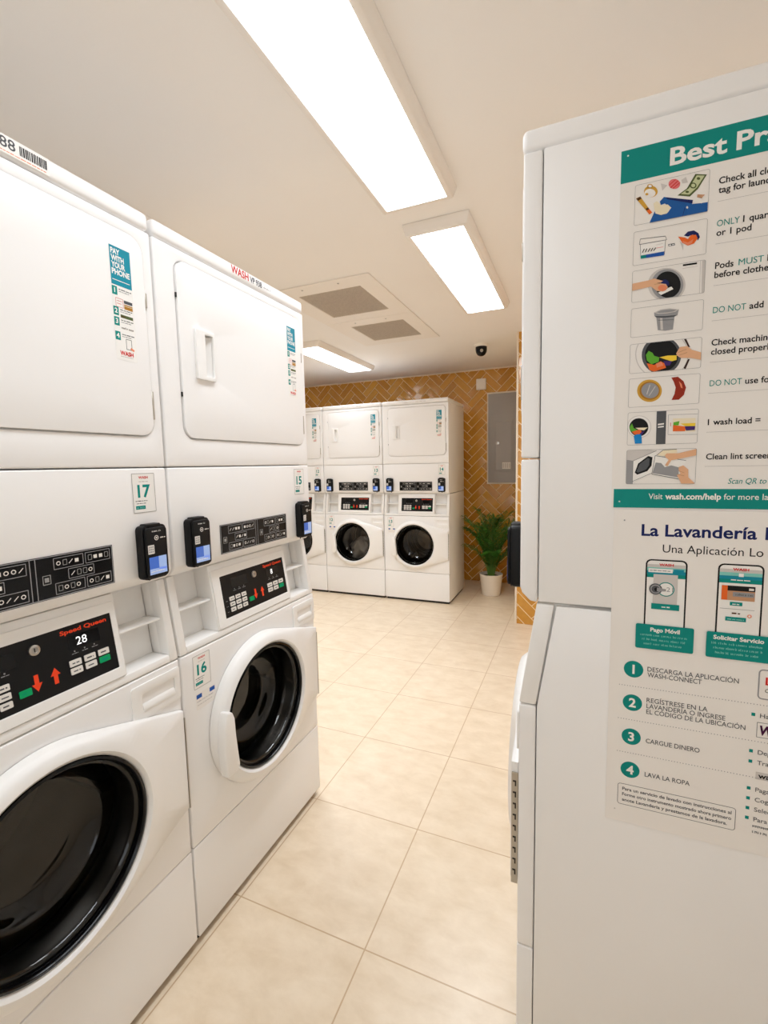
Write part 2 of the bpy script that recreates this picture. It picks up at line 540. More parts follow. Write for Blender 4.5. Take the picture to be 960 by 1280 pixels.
# ------------------------------------------------------------------ electrical panel, wall box
t = thing('electrical_panel', 'grey steel breaker panel set in the tiled back wall', 'electrical panel', (-.775, WY, 1.64))
sh = (.775, -WY, -1.64)
B().holed(rr(-.963, -.585, 1.132, 2.148, .002, 1), rr(-.949, -.60, 1.148, 2.132, .002, 1), WY - .012, WY - .003).build('border', M['trim'], t, .001, 1, sh)
B().slab(rr(-.948, -.601, 1.149, 2.131, .003, 2), WY - .020, WY - .004).build('cover', M['panelgrey'], t, .002, 2, sh)
B().slab(rr(-.878, -.678, 1.272, 1.835, .004, 2), WY - .030, WY - .0205).build('door', M['panelgrey'], t, .002, 2, sh)
B().slab(rr(-.862, -.694, 1.29, 1.818, .004, 2), WY - .0325, WY - .0302).build('door_face', M['panelgrey'], t, .001, 1, sh)
B().lathe([(.012, 0), (.012, -.01), (.02, -.014), (.02, -.022), (0, -.024)], (-.843, WY - .0325, 1.586), axis='y', n=20).build('knob', M['chrome'], t, 0, 1, sh)
b, ms = B(), []
s = Sheet()
s.rect(-.79, -.70, 1.302, 1.372, 'white', 1)
for k in range(4):
    s.rect(-.785 + .022 * k, -.769 + .022 * k, 1.31, 1.364, 'lgrey', 2)
s.into(b, ms, (0, WY - .0325, 0), (1, 0, 0), (0, 0, 1), (0, -1, 0)).build('sticker', ms, t, 0, 1, sh)

t = thing('wall_box', 'small cream junction box high on the tiled back wall', 'wall box', (-1.026, WY, 2.246))
B().slab(rr(-.054, .054, -.06, .06, .006, 3), -.03, -.0045).build('box_body', M['lampbody'], t, .003, 2)
B().slab(rr(-.04, .04, -.046, .046, .004, 3), -.034, -.0302).build('box_cover', M['lampbody'], t, .001, 1)

# ------------------------------------------------------------------ potted palm
t = thing('potted_palm', 'feathery green palm in a white pot against the tiled back wall', 'plant', (-.825, 4.77, 0))
B().lathe([(0, .0), (.088, 0), (.094, .006), (.116, .205), (.118, .222), (.110, .224), (.106, .205), (.10, .18), (0, .18)], (0, 0, 0), n=44).build('pot', M['pot'], t)
B().lathe([(.104, .19), (.06, .198), (0, .2)], (0, 0, 0), n=30).build('soil', M['soil'], t)
R = random.Random(11)
leafb = B()
def ok(p):
    return -.30 < p.x < .335 and p.y < .44
for k in range(34):
    a = k * 2.399 + R.uniform(-.3, .3)
    reach = R.uniform(.14, .44) if k > 3 else .07
    top = R.uniform(.60, .90) if reach < .22 else R.uniform(.45, .86)
    dx, dy = math.cos(a), math.sin(a) * .75
    p0 = Vector((dx * .03, dy * .03, .19))
    p1 = Vector((dx * reach * .22, dy * reach * .22, .19 + (top - .19) * .8))
    p2 = Vector((dx * reach, dy * reach, top))
    pts = [p0 * (1 - s) ** 2 + p1 * 2 * s * (1 - s) + p2 * s * s for s in [i / 14 for i in range(15)]]
    sb = B()
    for i in range(14):
        if ok(pts[i + 1]):
            sb.tube(pts[i], pts[i + 1], .0042 * (1 - i / 16), .0042 * (1 - (i + 1) / 16), 6)
    sb.build('stem', M['stem'], t)
    for i in range(3, 15):
        for h in (0., .33, .66):
            base = pts[i] if h == 0 or i == 14 else pts[i].lerp(pts[i + 1], h)
            d = (pts[min(i + 1, 14)] - pts[i - 1]).normalized()
            for sd in (-1, 1):
                side = d.cross(Vector((0, 0, 1)))
                if side.length < .1: side = Vector((1, 0, 0))
                side = side.normalized() * sd
                ln = R.uniform(.10, .17) * (1 - .35 * abs(i - 9) / 6)
                go = (side * .75 + d * R.uniform(.5, .9) + Vector((R.uniform(-.2, .2), R.uniform(-.2, .2), R.uniform(-.1, .3)))).normalized()
                tip = base + go * ln + Vector((0, 0, -.25 * ln))
                mid = base + go * ln * .55
                if not (ok(tip) and ok(mid) and ok(base)) or tip.z < .25: continue
                wv = go.cross(Vector((0, 0, 1)))
                wv = (wv.normalized() if wv.length > .01 else Vector((1, 0, 0))) * R.uniform(.003, .005)
                up = Vector((0, 0, .0015))
                leafb.add([base, mid - wv - up, tip, mid + wv - up, mid + up], [(0, 1, 4), (1, 2, 4), (2, 3, 4), (3, 0, 4)])
fo = leafb.build('foliage', M['leaf'], t)

# ------------------------------------------------------------------ stacked washer and dryer, built once (u to the right, d to the back, z up)
SH = (-PITCH / 2, -D / 2, 0)
U0, U1 = .0035, .6795
SL0, SL1, SLD = .866, 1.083, .033          # slanted control fascia: bottom, top, set-back at the top
def slant(u, d, z):
    return (u, d + SLD * (z - SL0) / (SL1 - SL0), z)
CX, CZ = .330, .578                        # washer door centre
FRONT = ((1, 0, 0), (0, 0, 1), (0, -1, 0))

def outline_hull(R, pts, n=120):
    P = sorted(set([(round(CX + R * math.cos(2 * math.pi * i / 240), 6), round(CZ + R * math.sin(2 * math.pi * i / 240), 6)) for i in range(240)] + pts))
    def half(P):
        o = []
        for p in P:
            while len(o) > 1 and (o[-1][0] - o[-2][0]) * (p[1] - o[-2][1]) - (o[-1][1] - o[-2][1]) * (p[0] - o[-2][0]) <= 0: o.pop()
            o.append(p)
        return o[:-1]
    hull = half(P) + half(P[::-1])
    ths = [2 * math.pi * i / n for i in range(n)]
    for q in pts:                           # keep the corners sharp
        a = math.atan2(q[1] - CZ, q[0] - CX) % (2 * math.pi)
        i = min(range(n), key=lambda k: abs(ths[k] - a))
        ths[i] = a
    rs = []
    for a in ths:
        c, s_ = math.cos(a), math.sin(a)
        best = R
        for i in range(len(hull)):
            x1, y1 = hull[i - 1][0] - CX, hull[i - 1][1] - CZ
            x2, y2 = hull[i][0] - CX, hull[i][1] - CZ
            den = c * (y2 - y1) - s_ * (x2 - x1)
            if abs(den) < 1e-12: continue
            t_ = (x1 * (y2 - y1) - y1 * (x2 - x1)) / den
            k_ = (x1 * s_ - y1 * c) / den
            if t_ > 0 and -1e-6 <= k_ <= 1 + 1e-6: best = max(best, t_)
        rs.append(best)
    return ths, rs

def mk_reader(u0, root):
    w, z0, z1 = .070, 1.104, 1.237
    b = B().slab(rr(u0, u0 + w, z0, z1, .011, 4), -.024, -.0004)
    b.slab(rr(u0 + .004, u0 + w - .004, z0 + .004, z1 - .005, .009, 4), -.031, -.0242)
    b.slab(rr(u0 + .012, u0 + w - .016, z1 - .012, z1 + .004, .003, 2), -.026, -.002)
    rd = b.build('card_reader', M['black'], root, .0035, 3, SH)
    s = Sheet()
    s.rect(u0 + .009, u0 + .059, z0 + .013, z0 + .056, M['screen'], 1)
    s.rect(u0 + .036, u0 + .059, z0 + .022, z0 + .056, M['screen_lt'], 2)
    s.rect(u0 + .009, u0 + .059, z0 + .013, z0 + .027, M['screen_lt'], 2)
    s.scrawl(u0 + .012, u0 + .05, z0 + .019, .0028, 'white', 3, 2)
    b, ms = B(), []
    b.slab(rr(u0 + .0075, u0 + .0605, z0 + .0115, z0 + .0575, .002, 2), -.0316, -.0311)
    ms.append(M['blackgloss'])
    s.into(b, ms, (0, -.0316, 0), *FRONT).build('screen', ms, rd, 0, 1, SH)
    s = Sheet()
    s.rect(u0 + .008, u0 + .026, z0 + .064, z0 + .086, 'keywhite', 1, .001)
    for i in range(3):
        for j in range(3):
            s.rect(u0 + .0105 + i * .0048, u0 + .0138 + i * .0048, z0 + .0675 + j * .0058, z0 + .0712 + j * .0058, 'mgrey', 2)
    b, ms = B(), []
    s.into(b, ms, (0, -.0311, 0), *FRONT).build('keypad', ms, rd, 0, 1, SH)
    s = Sheet()
    s.scrawl(u0 + .022, u0 + .05, z0 + .117, .0042, 'white', 1, 5)
    s.ring(u0 + .034, z0 + .102, .0045, .0062, 'keywhite', 1, 16)
    s.rect(u0 + .032, u0 + .036, z0 + .100, z0 + .104, 'keywhite', 1)
    s.scrawl(u0 + .045, u0 + .06, z0 + .100, .003, 'keywhite', 1, 9)
    b, ms = B(), []
    s.into(b, ms, (0, -.0311, 0), *FRONT).build('reader_print', ms, rd, 0, 1, SH)
    return rd

def number_label(num, x, z, root, d=-.0005, blue=False):
    s = Sheet()
    w, h = .064, .096
    s.rect(0, w, 0, h, 'white', 0)
    s.frame(0, w, 0, h, .0012, 'line', 1, .002)
    s.text('WASH', w * .5, h * .865, h * .062, 'red', 1, w * .42, .03, 0, 'c')
    s.scrawl(w * .3, w * .7, h * .78, h * .03, 'lgrey', 1, 3)
    s.text(num, w * .5, h * .40, h * .30, 'teal', 1, w * .56, .03, 0, 'c')
    s.scrawl(w * .1, w * .62, h * .29, h * .025, 'dgrey', 1, 4)
    s.scrawl(w * .14, w * .55, h * .23, h * .02, 'dgrey', 1, 6)
    s.rect(w * .1, w * .52, h * .09, h * .18, 'teal', 1)
    s.scrawl(w * .13, w * .5, h * .115, h * .04, 'aqua', 2, 8)
    if blue:
        s.rect(.004, .078, -.062, -.014, 'paper', 0)
        s.rect(.006, .026, -.030, -.018, 'blue', 1)
        s.rect(.056, .076, -.030, -.018, 'blue', 1)
        s.scrawl(.008, .072, -.040, .004, 'mgrey', 1, 5)
        s.scrawl(.008, .066, -.050, .003, 'lgrey', 1, 7)
    b, ms = B(), []
    return s.into(b, ms, (x, d, z), *FRONT).build('number_label', ms, root, 0, 1, SH)

def cap_label(kind, root):
    s = Sheet()
    if kind == 17:
        s.rect(.22, .447, .002, .034, 'white', 0)
        s.text('888', .347, .012, .018, 'dgrey', 1, .040, .01)
        x, Rr = .394, random.Random(4)
        while x < .440:
            w_ = Rr.uniform(.0008, .0028)
            s.rect(x, x + w_, .011, .028, 'black', 1)
            x += w_ + Rr.uniform(.0006, .0016)
        s.scrawl(.25, .44, .005, .002, 'salmon', 1, 2)
        z = 1.954
    elif kind == 15:
        s.text('WASH', .285, .006, .021, 'red', 1, .080, .018)
        s.text('VP 938', .372, .006, .017, 'dgrey', 1, .060, .02)
        s.scrawl(.440, .480, .009, .007, 'mgrey', 1, 3)
        z = 1.957
    else:
        s.scrawl(.24, .46, .008, .012, 'lgrey', 1, 6)
        z = 1.957
    b, ms = B(), []
    return s.into(b, ms, (0, -.0035, z), *FRONT).build('cap_label', ms, root, 0, 1, SH)

def make_machine(name):
    root = thing(name, 'x', 'washing machine')
    en, pl = M['enamel'], M['plastic']
    # cabinets
    prof = [(.036, .022), (.036, .863), (.071, 1.081), (D, 1.081), (D, .022)]
    b = B()
    for a, c in ((U0, U0 + .012), (U1 - .012, U1)):
        b.prism(prof, a, c, lambda p, q, t_: (t_, p, q))
    b.box(U0 + .012, U1 - .012, D - .012, D, .022, 1.081)
    b.box(U0 + .012, U1 - .012, .09, D - .012, 1.06, 1.081)
    b.box(U0 + .012, U1 - .012, .04, D - .012, .022, .04)
    b.build('washer_cabinet', en, root, .002, 2, SH)
    B().box(U0 + .012, U1 - .012, .02, D - .03, 0, .022).build('base', M['toe'], root, 0, 1, SH)
    B().box(U0, U1, .036, D, 1.088, 1.949).build('dryer_cabinet', en, root, .003, 2, SH)
    b = B().slab([(U0 + .002, 1.951), (U1 - .002, 1.951), (U1 - .002, 1.992), (U0 + .002, 1.992)], -.003, D)
    b.build('top_cap', en, root, .011, 4, SH)
    # dryer front, door
    b = B().holed(rr(U0, U1, 1.3795, 1.948, .004, 8), rr(.0665, .6535, 1.4535, 1.9225, .036, 8), 0, .034)
    b.box(.05, .67, .012, .033, 1.44, 1.935)
    b.build('dryer_front', en, root, .004, 3, SH)
    b = B().holed(rr(.069, .651, 1.456, 1.920, .034, 8), rr(.150, .1845, 1.629, 1.748, .003, 8), -.004, .016)
    b.box(.14, .195, .0165, .0185, 1.62, 1.757)
    door = b.build('dryer_door', en, root, .0035, 3, SH)
    b = B().holed(rr(.118, .188, 1.620, 1.757, .004, 3), rr(.152, .183, 1.631, 1.746, .003, 3), -.012, -.0035)
    h = b.build('door_handle', pl, door, .003, 2, SH)
    B().add([(.151, .0155, 1.631), (.1825, -.004, 1.633), (.1825, -.004, 1.744), (.151, .0155, 1.746), (.1825, .0155, 1.631), (.1825, .0155, 1.746)],
            [(0, 1, 2, 3), (0, 4, 1), (3, 2, 5)]).build('handle_scoop', pl, door, 0, 1, SH)
    for z0, z1 in ((1.497, 1.566), (1.765, 1.80)):
        B().box(.6508, .6565, -.0045, .006, z0, z1).build('hinge', M['hinge'], door, .001, 1, SH)
    for z0 in (1.566, 1.822):
        B().box(.0655, .0690, -.003, .006, z0, z0 + .012).build('latch', M['toe'], door, .0006, 1, SH)
    # sticker on the dryer door
    s = Sheet()
    w, hh = .054, .252
    s.rect(0, w, 0, hh, 'white', 0)
    s.rect(.001, w - .001, hh - .086, hh - .001, 'tealblue', 1)
    for i, (wd_, fr_) in enumerate((('PAY', .42), ('WITH', .60), ('YOUR', .64), ('PHONE', .84))):
        s.text(wd_, .004, hh - .018 - .0148 * i, .0115, 'white', 2, w * fr_, .035)
    s.rect(.004, w - .006, hh - .0755, hh - .074, 'white', 2)
    for n_, y in (('1', hh - .108), ('2', hh - .153), ('3', hh - .176), ('4', hh - .208)):
        s.rect(.001, .014, y, y + .019, 'teal', 1)
        s.text(n_, .0075, y + .005, .010, 'white', 2, None, .03, 0, 'c')
        s.scrawl(.018, w - .004, y + .0135, .0024, 'dgrey', 1, ord(n_))
        s.scrawl(.018, w - .010, y + .009, .002, 'mgrey', 1, ord(n_) + 1)
    s.frame(.008, .027, hh - .134, hh - .114, .0008, 'red', 1)
    s.line(.011, hh - .120, .024, hh - .120, .001, 'red', 2)
    s.line(.011, hh - .126, .022, hh - .126, .001, 'red', 2)
    s.rect(.029, .051, hh - .122, hh - .115, 'dgrey', 1)
    s.rect(.029, .051, hh - .135, hh - .124, 'ochre', 1)
    s.rect(.029, .051, hh - .128, hh - .127, 'cream', 2)
    s.rect(.018, .050, hh - .156, hh - .149, 'olive', 1)
    s.rect(.019, .030, hh - .154, hh - .152, 'brown', 2)
    s.scrawl(.018, .05, hh - .181, .005, 'brown', 1, 12)
    s.frame(.027, .042, .026, .050, .0012, 'dgrey', 1)
    s.line(.038, .030, .047, .026, .005, 'salmon', 2)
    s.text('WASH', w * .5, .0115, .009, 'red', 1, w * .64, .04, 0, 'c')
    s.scrawl(w * .2, w * .8, .0075, .0012, 'mgrey', 1, 5)
    b, ms = B(), []
    s.into(b, ms, (.5625, -.0042, 1.627), *FRONT).build('instruction_sticker', ms, door, 0, 1, SH)
    # console between the two drums
    pr = [(0, 1.3765), (0, 1.116), (.004, 1.104), (.020, 1.088), (.034, 1.086), (.034, 1.3765)]
    con = B().prism(pr, U0, U1, lambda p, q, t_: (t_, p, q)).build('console_panel', en, root, .004, 3, SH)
    s = Sheet()
    w, hh = .337, .0885
    s.frame(.001, w - .001, .001, hh - .001, .0018, 'mgrey', 1, .001)
    for o in (0., .173):
        s.line(o + .163 if o == 0 else o, .002, o + .163 if o == 0 else o, hh - .002, .0016, 'mgrey', 1)
        s.frame(o + .011, o + .027, .031, .050, .0014, 'line', 1)
        s.rect(o + .015, o + .023, .036, .045, 'line', 1)
        for x0, x1, y0, y1 in ((.034, .096, .058, .082), (.1, .157, .058, .082), (.062, .118, .033, .055), (.034, .096, .006, .030), (.1, .157, .006, .030)):
            s.frame(o + x0, o + x1, y0, y1, .0013, 'mgrey', 1)
            Rr = random.Random(int(x0 * 1000 + y0 * 77 + o * 5))
            x = o + x0 + .006
            while x < o + x1 - .012:
                k, q = Rr.choice('rdfl'), .5 * (y0 + y1)
                if k == 'r': s.rect(x, x + .008, q - .004, q + .004, 'keywhite', 1)
                elif k == 'd': s.ring(x + .004, q, .0028, .0045, 'keywhite', 1, 14)
                elif k == 'f': s.frame(x, x + .009, q - .006, q + .006, .0012, 'line', 1)
                else: s.line(x, q - .004, x + .008, q + .004, .0016, 'keywhite', 1)
                x += .0125
    b, ms = B(), [M['blackgloss']]
    b.box(0, w, -.0015, 0, 0, hh)
    b.v = [(p[0] + .178, p[1] - .0003, p[2] + 1.1148) for p in b.v]
    s.into(b, ms, (.178, -.0018, 1.1148), *FRONT).build('icon_panel', ms, con, 0, 1, SH)
    for u in (.088, .612):
        B().lathe([(.0045, 0), (.004, -.002), (0, -.0025)], (u, .0045, 1.100), axis='y', n=12).build('screw', M['toe'], con, 0, 1, SH)
    mk_reader(.042, root)
    mk_reader(.577, root)
    # slanted fascia with two storage cubbies
    b = B()
    sb = lambda u0, u1, d0, d1, z0, z1: b.box(u0, u1, d0, d1, z0, z1, 0, slant)
    sb(U0, .029, 0, .034, SL0, SL1)
    sb(.655, U1, 0, .034, SL0, SL1)
    sb(.018, .0285, .03, .064, SL0, SL1)
    sb(.6555, .665, .03, .064, SL0, SL1)
    sb(.029, .655, 0, .066, SL0, SL0 + .019)
    sb(.152, .532, 0, .06, SL0 + .019, SL1)
    sb(.029, .655, .060, .068, SL0, SL1)
    sb(.029, .152, .008, .06, .978, .985)
    sb(.532, .655, .008, .06, .978, .985)
    b.build('control_fascia', pl, root, .0035, 2, SH)
    b = B().holed(rr(.158, .527, .888, 1.066, .004, 2), rr(.190, .514, .911, 1.041, .002, 2), -.0035, .002)
    b.v = [slant(*p) for p in b.v]
    b.build('panel_surround', pl, root, .001, 1, SH)
    ey = Vector((0, SLD, SL1 - SL0)).normalized()
    nr = Vector((0, -ey.z, ey.y))
    P0 = Vector(slant(.1905, -.0021, .9115))
    pw, ph = .323, .131
    s = Sheet()
    s.text('Speed Queen', .208, .115, .0085, 'arrow', 1, .104, .03)
    for x, y, w, h_ in ((.045, .085, .075, .030), (.221, .078, .070, .030)):
        s.rect(x, x + w, y, y + h_, M['blackgloss'], 1)
        for k in range(3):
            s.scrawl(x + .004 + k * .022, x + .018 + k * .022, y - .010, .002, 'mgrey', 1, k + 3)
            s.rect(x + .009 + k * .022, x + .012 + k * .022, y - .006, y - .003, 'line', 1)
    for k in range(3):
        s.scrawl(.010, .018, .016 + .017 * k, .002, 'mgrey', 1, k + 13)
    b, ms = B().box(.1905, .5135, -.002, .001, .9115, 1.0405, 0, slant), [M['black']]
    cp = s.into(b, ms, P0, (1, 0, 0), ey, nr).build('control_panel', ms, root, 0, 1, SH)
    for x, up in ((.150, 0), (.186, 1)):
        y, h_ = .022, .034
        if up: q = [(-.0042, 0), (.0042, 0), (.0042, .018), (.0098, .018), (0, h_), (-.0098, .018), (-.0042, .018)]
        else: q = [(-.0042, h_), (-.0042, .016), (-.0098, .016), (0, 0), (.0098, .016), (.0042, .016), (.0042, h_)]
        s = Sheet()
        s.poly([(x + a, y + c) for a, c in q], 'arrow', 1)
        b, ms = B(), []
        s.into(b, ms, P0, (1, 0, 0), ey, nr).build('arrow', ms, cp, 0, 1, SH)
    def button(x, y, w, h_, m):
        b = B()
        q = rr(x, x + w, y, y + h_, .0015, 2)
        b.prism(q, .0001, .0022, lambda a, c, t_: tuple(P0 + Vector((1, 0, 0)) * a + ey * c + nr * t_))
        ms = [ink(m)]
        s = Sheet()
        s.scrawl(x + w * .2, x + w * .8, y + h_ * .38, h_ * .26, 'dgrey' if m == 'keywhite' else 'teal', 1, int(x * 900 + y * 700))
        s.into(b, ms, P0 + nr * .0022, (1, 0, 0), ey, nr)
        b.build('button', ms, cp, 0, 1, SH)
    for i in range(3):
        for j in range(3):
            button(.026 + .028 * i, .014 + .017 * j, .021, .0125, 'keywhite')
    button(.116, .022, .022, .014, 'keygreen')
    for i in range(3):
        for j in range(2):
            button(.216 + .032 * i, .026 + .017 * j, .025, .0135, 'keygreen' if (i, j) == (2, 0) else 'keywhite')
    b = B()
    c0 = P0 + Vector((.155, 0, 0)) + ey * .105
    ring = lambda r, h_: [tuple(c0 + Vector((1, 0, 0)) * r * math.cos(2 * math.pi * i / 20) + ey * r * math.sin(2 * math.pi * i / 20) + nr * h_) for i in range(20)]
    b.loft([ring(.0105, 0), ring(.0105, .004), ring(.008, .0055), ring(.0055, .0055), ring(.0050, .0035), ring(.0001, .0035)])
    b.add([tuple(c0 + Vector((1, 0, 0)) * a + ey * c + nr * .0037) for a, c in ((-.001, -.004), (.001, -.004), (.001, .004), (-.001, .004))], [(0, 1, 2, 3)], 1)
    b.build('lock', [M['chrome'], M['toe']], cp, 0, 1, SH)
    # washer front with the round opening
    n = 120
    ths, rs = outline_hull(.243, [(.671, .724), (.671, .446)], n)
    x0, x1, z0, z1 = U0, U1, .3005, .8625
    tt = [2 * math.pi * i / n for i in range(n)]
    for q in ((x0, z0), (x1, z0), (x1, z1), (x0, z1)):
        a = math.atan2(q[1] - CZ, q[0] - CX) % (2 * math.pi)
        tt[min(range(n), key=lambda k: abs(tt[k] - a))] = a
    ou = []
    for a in tt:
        c, s_ = math.cos(a), math.sin(a)
        k = min([(x1 - CX) / c if c > 1e-9 else 9, (x0 - CX) / c if c < -1e-9 else 9, (z1 - CZ) / s_ if s_ > 1e-9 else 9, (z0 - CZ) / s_ if s_ < -1e-9 else 9])
        ou.append((CX + c * k, CZ + s_ * k))
    inn = [(CX + .205 * math.cos(a), CZ + .205 * math.sin(a)) for a in tt]
    B().holed(ou, inn, 0, .034).build('washer_front', en, root, .004, 3, SH)
    B().slab(rr(U0, U1, .024, .2975, .003, 2), 0, .034).build('kick_panel', en, root, .004, 3, SH)
    # detergent drawer
    b = B().holed(rr(.532, .6765, .757, .846, .006, 4), rr(.560, .660, .778, .822, .008, 4), -.004, .0)
    b.box(.55, .67, .0002, .0012, .77, .83)
    dr = b.build('detergent_drawer', pl, root, .0025, 2, SH)
    b = B().prism([(-.0055, .776), (-.0055, .783), (-.004, .790), (.0, .797), (.0, .776)], .561, .659, lambda p, q, t_: (t_, p, q))
    b.build('drawer_pull', pl, dr, .002, 2, SH)
    # washer door
    lerp = lambda a, c, k: a + (c - a) * k
    rings = [[] for _ in range(8)]
    for a, ro in zip(ths, rs):
        k = min(max((ro - .243) / .07, 0), 1)
        prs = [(ro, -.0012), (ro, -lerp(.018, .013, k)), (ro - .005, -lerp(.025, .017, k)), (min(ro - .010, .262), -lerp(.031, .022, k)),
               (.226, -.038), (.210, -.040), (.2005, -.031), (.197, -.004)]
        for j, (rad, d) in enumerate(prs):
            rings[j].append((CX + rad * math.cos(a), d, CZ + rad * math.sin(a)))
    b = B().loft(rings)
    wd_ = b.build('washer_door', pl, root, 0, 1, SH, 50)
    b = B().lathe([(.1985, -.033), (.193, -.035), (.190, -.031), (.188, -.022), (.1965, -.004)], (CX, 0, CZ), 'y', 96)
    b.build('glass_rim', M['blackgloss'], wd_, 0, 1, SH, 60)
    b = B().lathe([(.1872, -.0195), (.183, -.0195), (.180, -.016), (.176, -.008), (.173, .02), (.171, .023), (.165, .055), (.161, .064), (.150, .080), (.128, .087), (.122, .090), (.10, .092), (0, .094)], (CX, 0, CZ), 'y', 96)
    b.build('door_glass', M['glass'], wd_, 0, 1, SH, 60)
    hp = [(.098, .462), (.138, .462), (.152, .476), (.146, .53), (.141, .58), (.139, .63), (.131, .652), (.108, .662), (.094, .62), (.089, .55)]
    c_ = B().slab(hp, -.055, -.024)
    c_.build('door_handle', pl, wd_, .006, 3, SH, 60)
    b = B().box(.6725, .6755, -.0145, -.0008, .441, .702)
    for k in range(9):
        z = .462 + .0262 * k
        b.box(.6754, .6759, -.0115, -.0045, z + .009, z + .013, 1)
        b.box(.6754, .6759, -.0075, -.0045, z, z + .013, 1)
    b.build('hinge', [M['hinge'], M['toe']], wd_, 0, 1, SH)
    # gasket and drum behind the glass
    B().lathe([(.2045, .002), (.200, .02), (.186, .035), (.184, .06), (.200, .085), (.245, .10), (.252, .11)], (CX, 0, CZ), 'y', 72).build('gasket', M['rubber'], root, 0, 1, SH, 60)
    b = B().lathe([(.250, .105), (.252, .40), (.24, .43), (.21, .43), (.205, .422), (.19, .422), (.185, .43), (.160, .43), (.155, .422), (.13, .42), (.0, .42)], (CX, 0, CZ), 'y', 72)
    for k in range(3):
        a = math.radians(90 + 120 * k + 25)
        ca, sa = math.cos(a), math.sin(a)
        q = [(CX + ca * r_ - sa * w_, CZ + sa * r_ + ca * w_) for r_, w_ in ((.25, -.03), (.20, -.012), (.195, 0), (.20, .012), (.25, .03))]
        b.slab(q, .13, .40)
    dm = b.build('drum', M['drum'], root, 0, 1, SH, 45)
    b = B().lathe([(.118, .4195), (.112, .405), (.06, .398), (.055, .392), (0, .39)], (CX, 0, CZ), 'y', 48)
    for k in range(3):
        a = math.radians(30 + 120 * k)
        b.slab([(CX + math.cos(a) * q - math.sin(a) * w_, CZ + math.sin(a) * q + math.cos(a) * w_) for q, w_ in ((.02, -.012), (.108, -.02), (.108, .02), (.02, .012))], .392, .41)
    b.build('drum_back', M['drumback'], dm, 0, 1, SH, 45)
    return root

master = make_machine('stacked_washer_dryer')
GRP = 'white stacked washer dryers'
def place(first, x, y, rz, label, dryer_no, washer_no, cap, blue, display=None):
    o = master if first else copy_tree(master)
    o.location, o.rotation_euler = (x, y, 0), (0, 0, rz)
    o['label'], o['group'] = label, GRP
    return o
HP = math.pi / 2
spots = [
    (LX - D / 2, LY - PITCH / 2, HP, 'white stacked washer and dryer numbered 17, nearest on the left, cut by photo edge', '17', '18', 17, '28'),
    (LX - D / 2, LY + PITCH / 2, HP, 'white stacked washer and dryer on the left numbered 15 above and 16 below', '15', '16', 15, '8'),
    (RX + D / 2, RY + U1 - PITCH / 2, -HP, 'white stacked machine seen from its side, instruction posters stuck on it, cut by right edge', '12', '11', 0, None),
    (BX - PITCH / 2, BY + D / 2, 0, 'white stacked washer and dryer at the right end of the back row beside the palm', '14', '13', 0, None),
    (BX - PITCH * 1.5, BY + D / 2, 0, 'white stacked machine second from right in the back row, white clothes in its drum', '13', '12', 0, None),
    (BX - PITCH * 2.5, BY + D / 2, 0, 'white stacked machine third from right in the back row, half hidden behind machine 15', '12', '11', 0, None),
]
machines = []
for i, sp in enumerate(spots):
    machines.append(place(i == len(spots) - 1, sp[0], sp[1], sp[2], sp[3], *sp[4:7], False) if i < len(spots) - 1 else place(True, sp[0], sp[1], sp[2], sp[3], *sp[4:7], False))
for o, sp in zip(machines, spots):
    number_label(sp[4], .579, 1.268, o)
    number_label(sp[5], .043, .752, o, -.0005, True)
    cap_label(sp[6], o)
    if sp[7]:
        cp = [c for c in o.children if c.name.startswith('control_panel')][0]
        ey = Vector((0, SLD, SL1 - SL0)).normalized()
        nr = Vector((0, -ey.z, ey.y))
        s = Sheet()
        s.text(sp[7], .250, .085, .017, M['digit'], 3, None, .0, 0, 'c')
        b, ms = B(), []
        s.into(b, ms, slant(.1905, -.0021, .9115), (1, 0, 0), ey, nr).build('display_digits', ms, cp, 0, 1, SH)

# white clothes lying in one drum of the back row
R = random.Random(3)
b = B()
n, mrow = 40, 16
cx, cz = BX - PITCH * 1.5 - PITCH / 2 + CX, CZ
rings = []
for i in range(mrow + 1):
    v = i / mrow * math.pi
    ring = []
    for k in range(n):
        a = 2 * math.pi * k / n
        rad = .148 * math.sin(v) ** .7
        wob = 1 + .14 * math.sin(3 * a + 4 * v) + .09 * math.sin(7 * a - 5 * v) + .06 * math.sin(11 * a + 9 * v)
        ring.append((cx + .02 + 1.05 * rad * wob * math.cos(a), BY + .225 + .62 * rad * wob * math.sin(a), .325 + .125 + .11 * math.cos(v) * (1 + .25 * math.sin(5 * a)) + .02 * math.sin(4 * a + 2)))
    rings.append(ring)
b.loft(rings)
o = b.build('laundry', M['cloth'], sharp=80)
c = Vector((cx, BY + .255, .34))
for v in o.data.vertices: v.co -= c
o.location = c
tag(o, 'white clothes heaped in the washer drum of the second machine from right, back row', 'laundry')

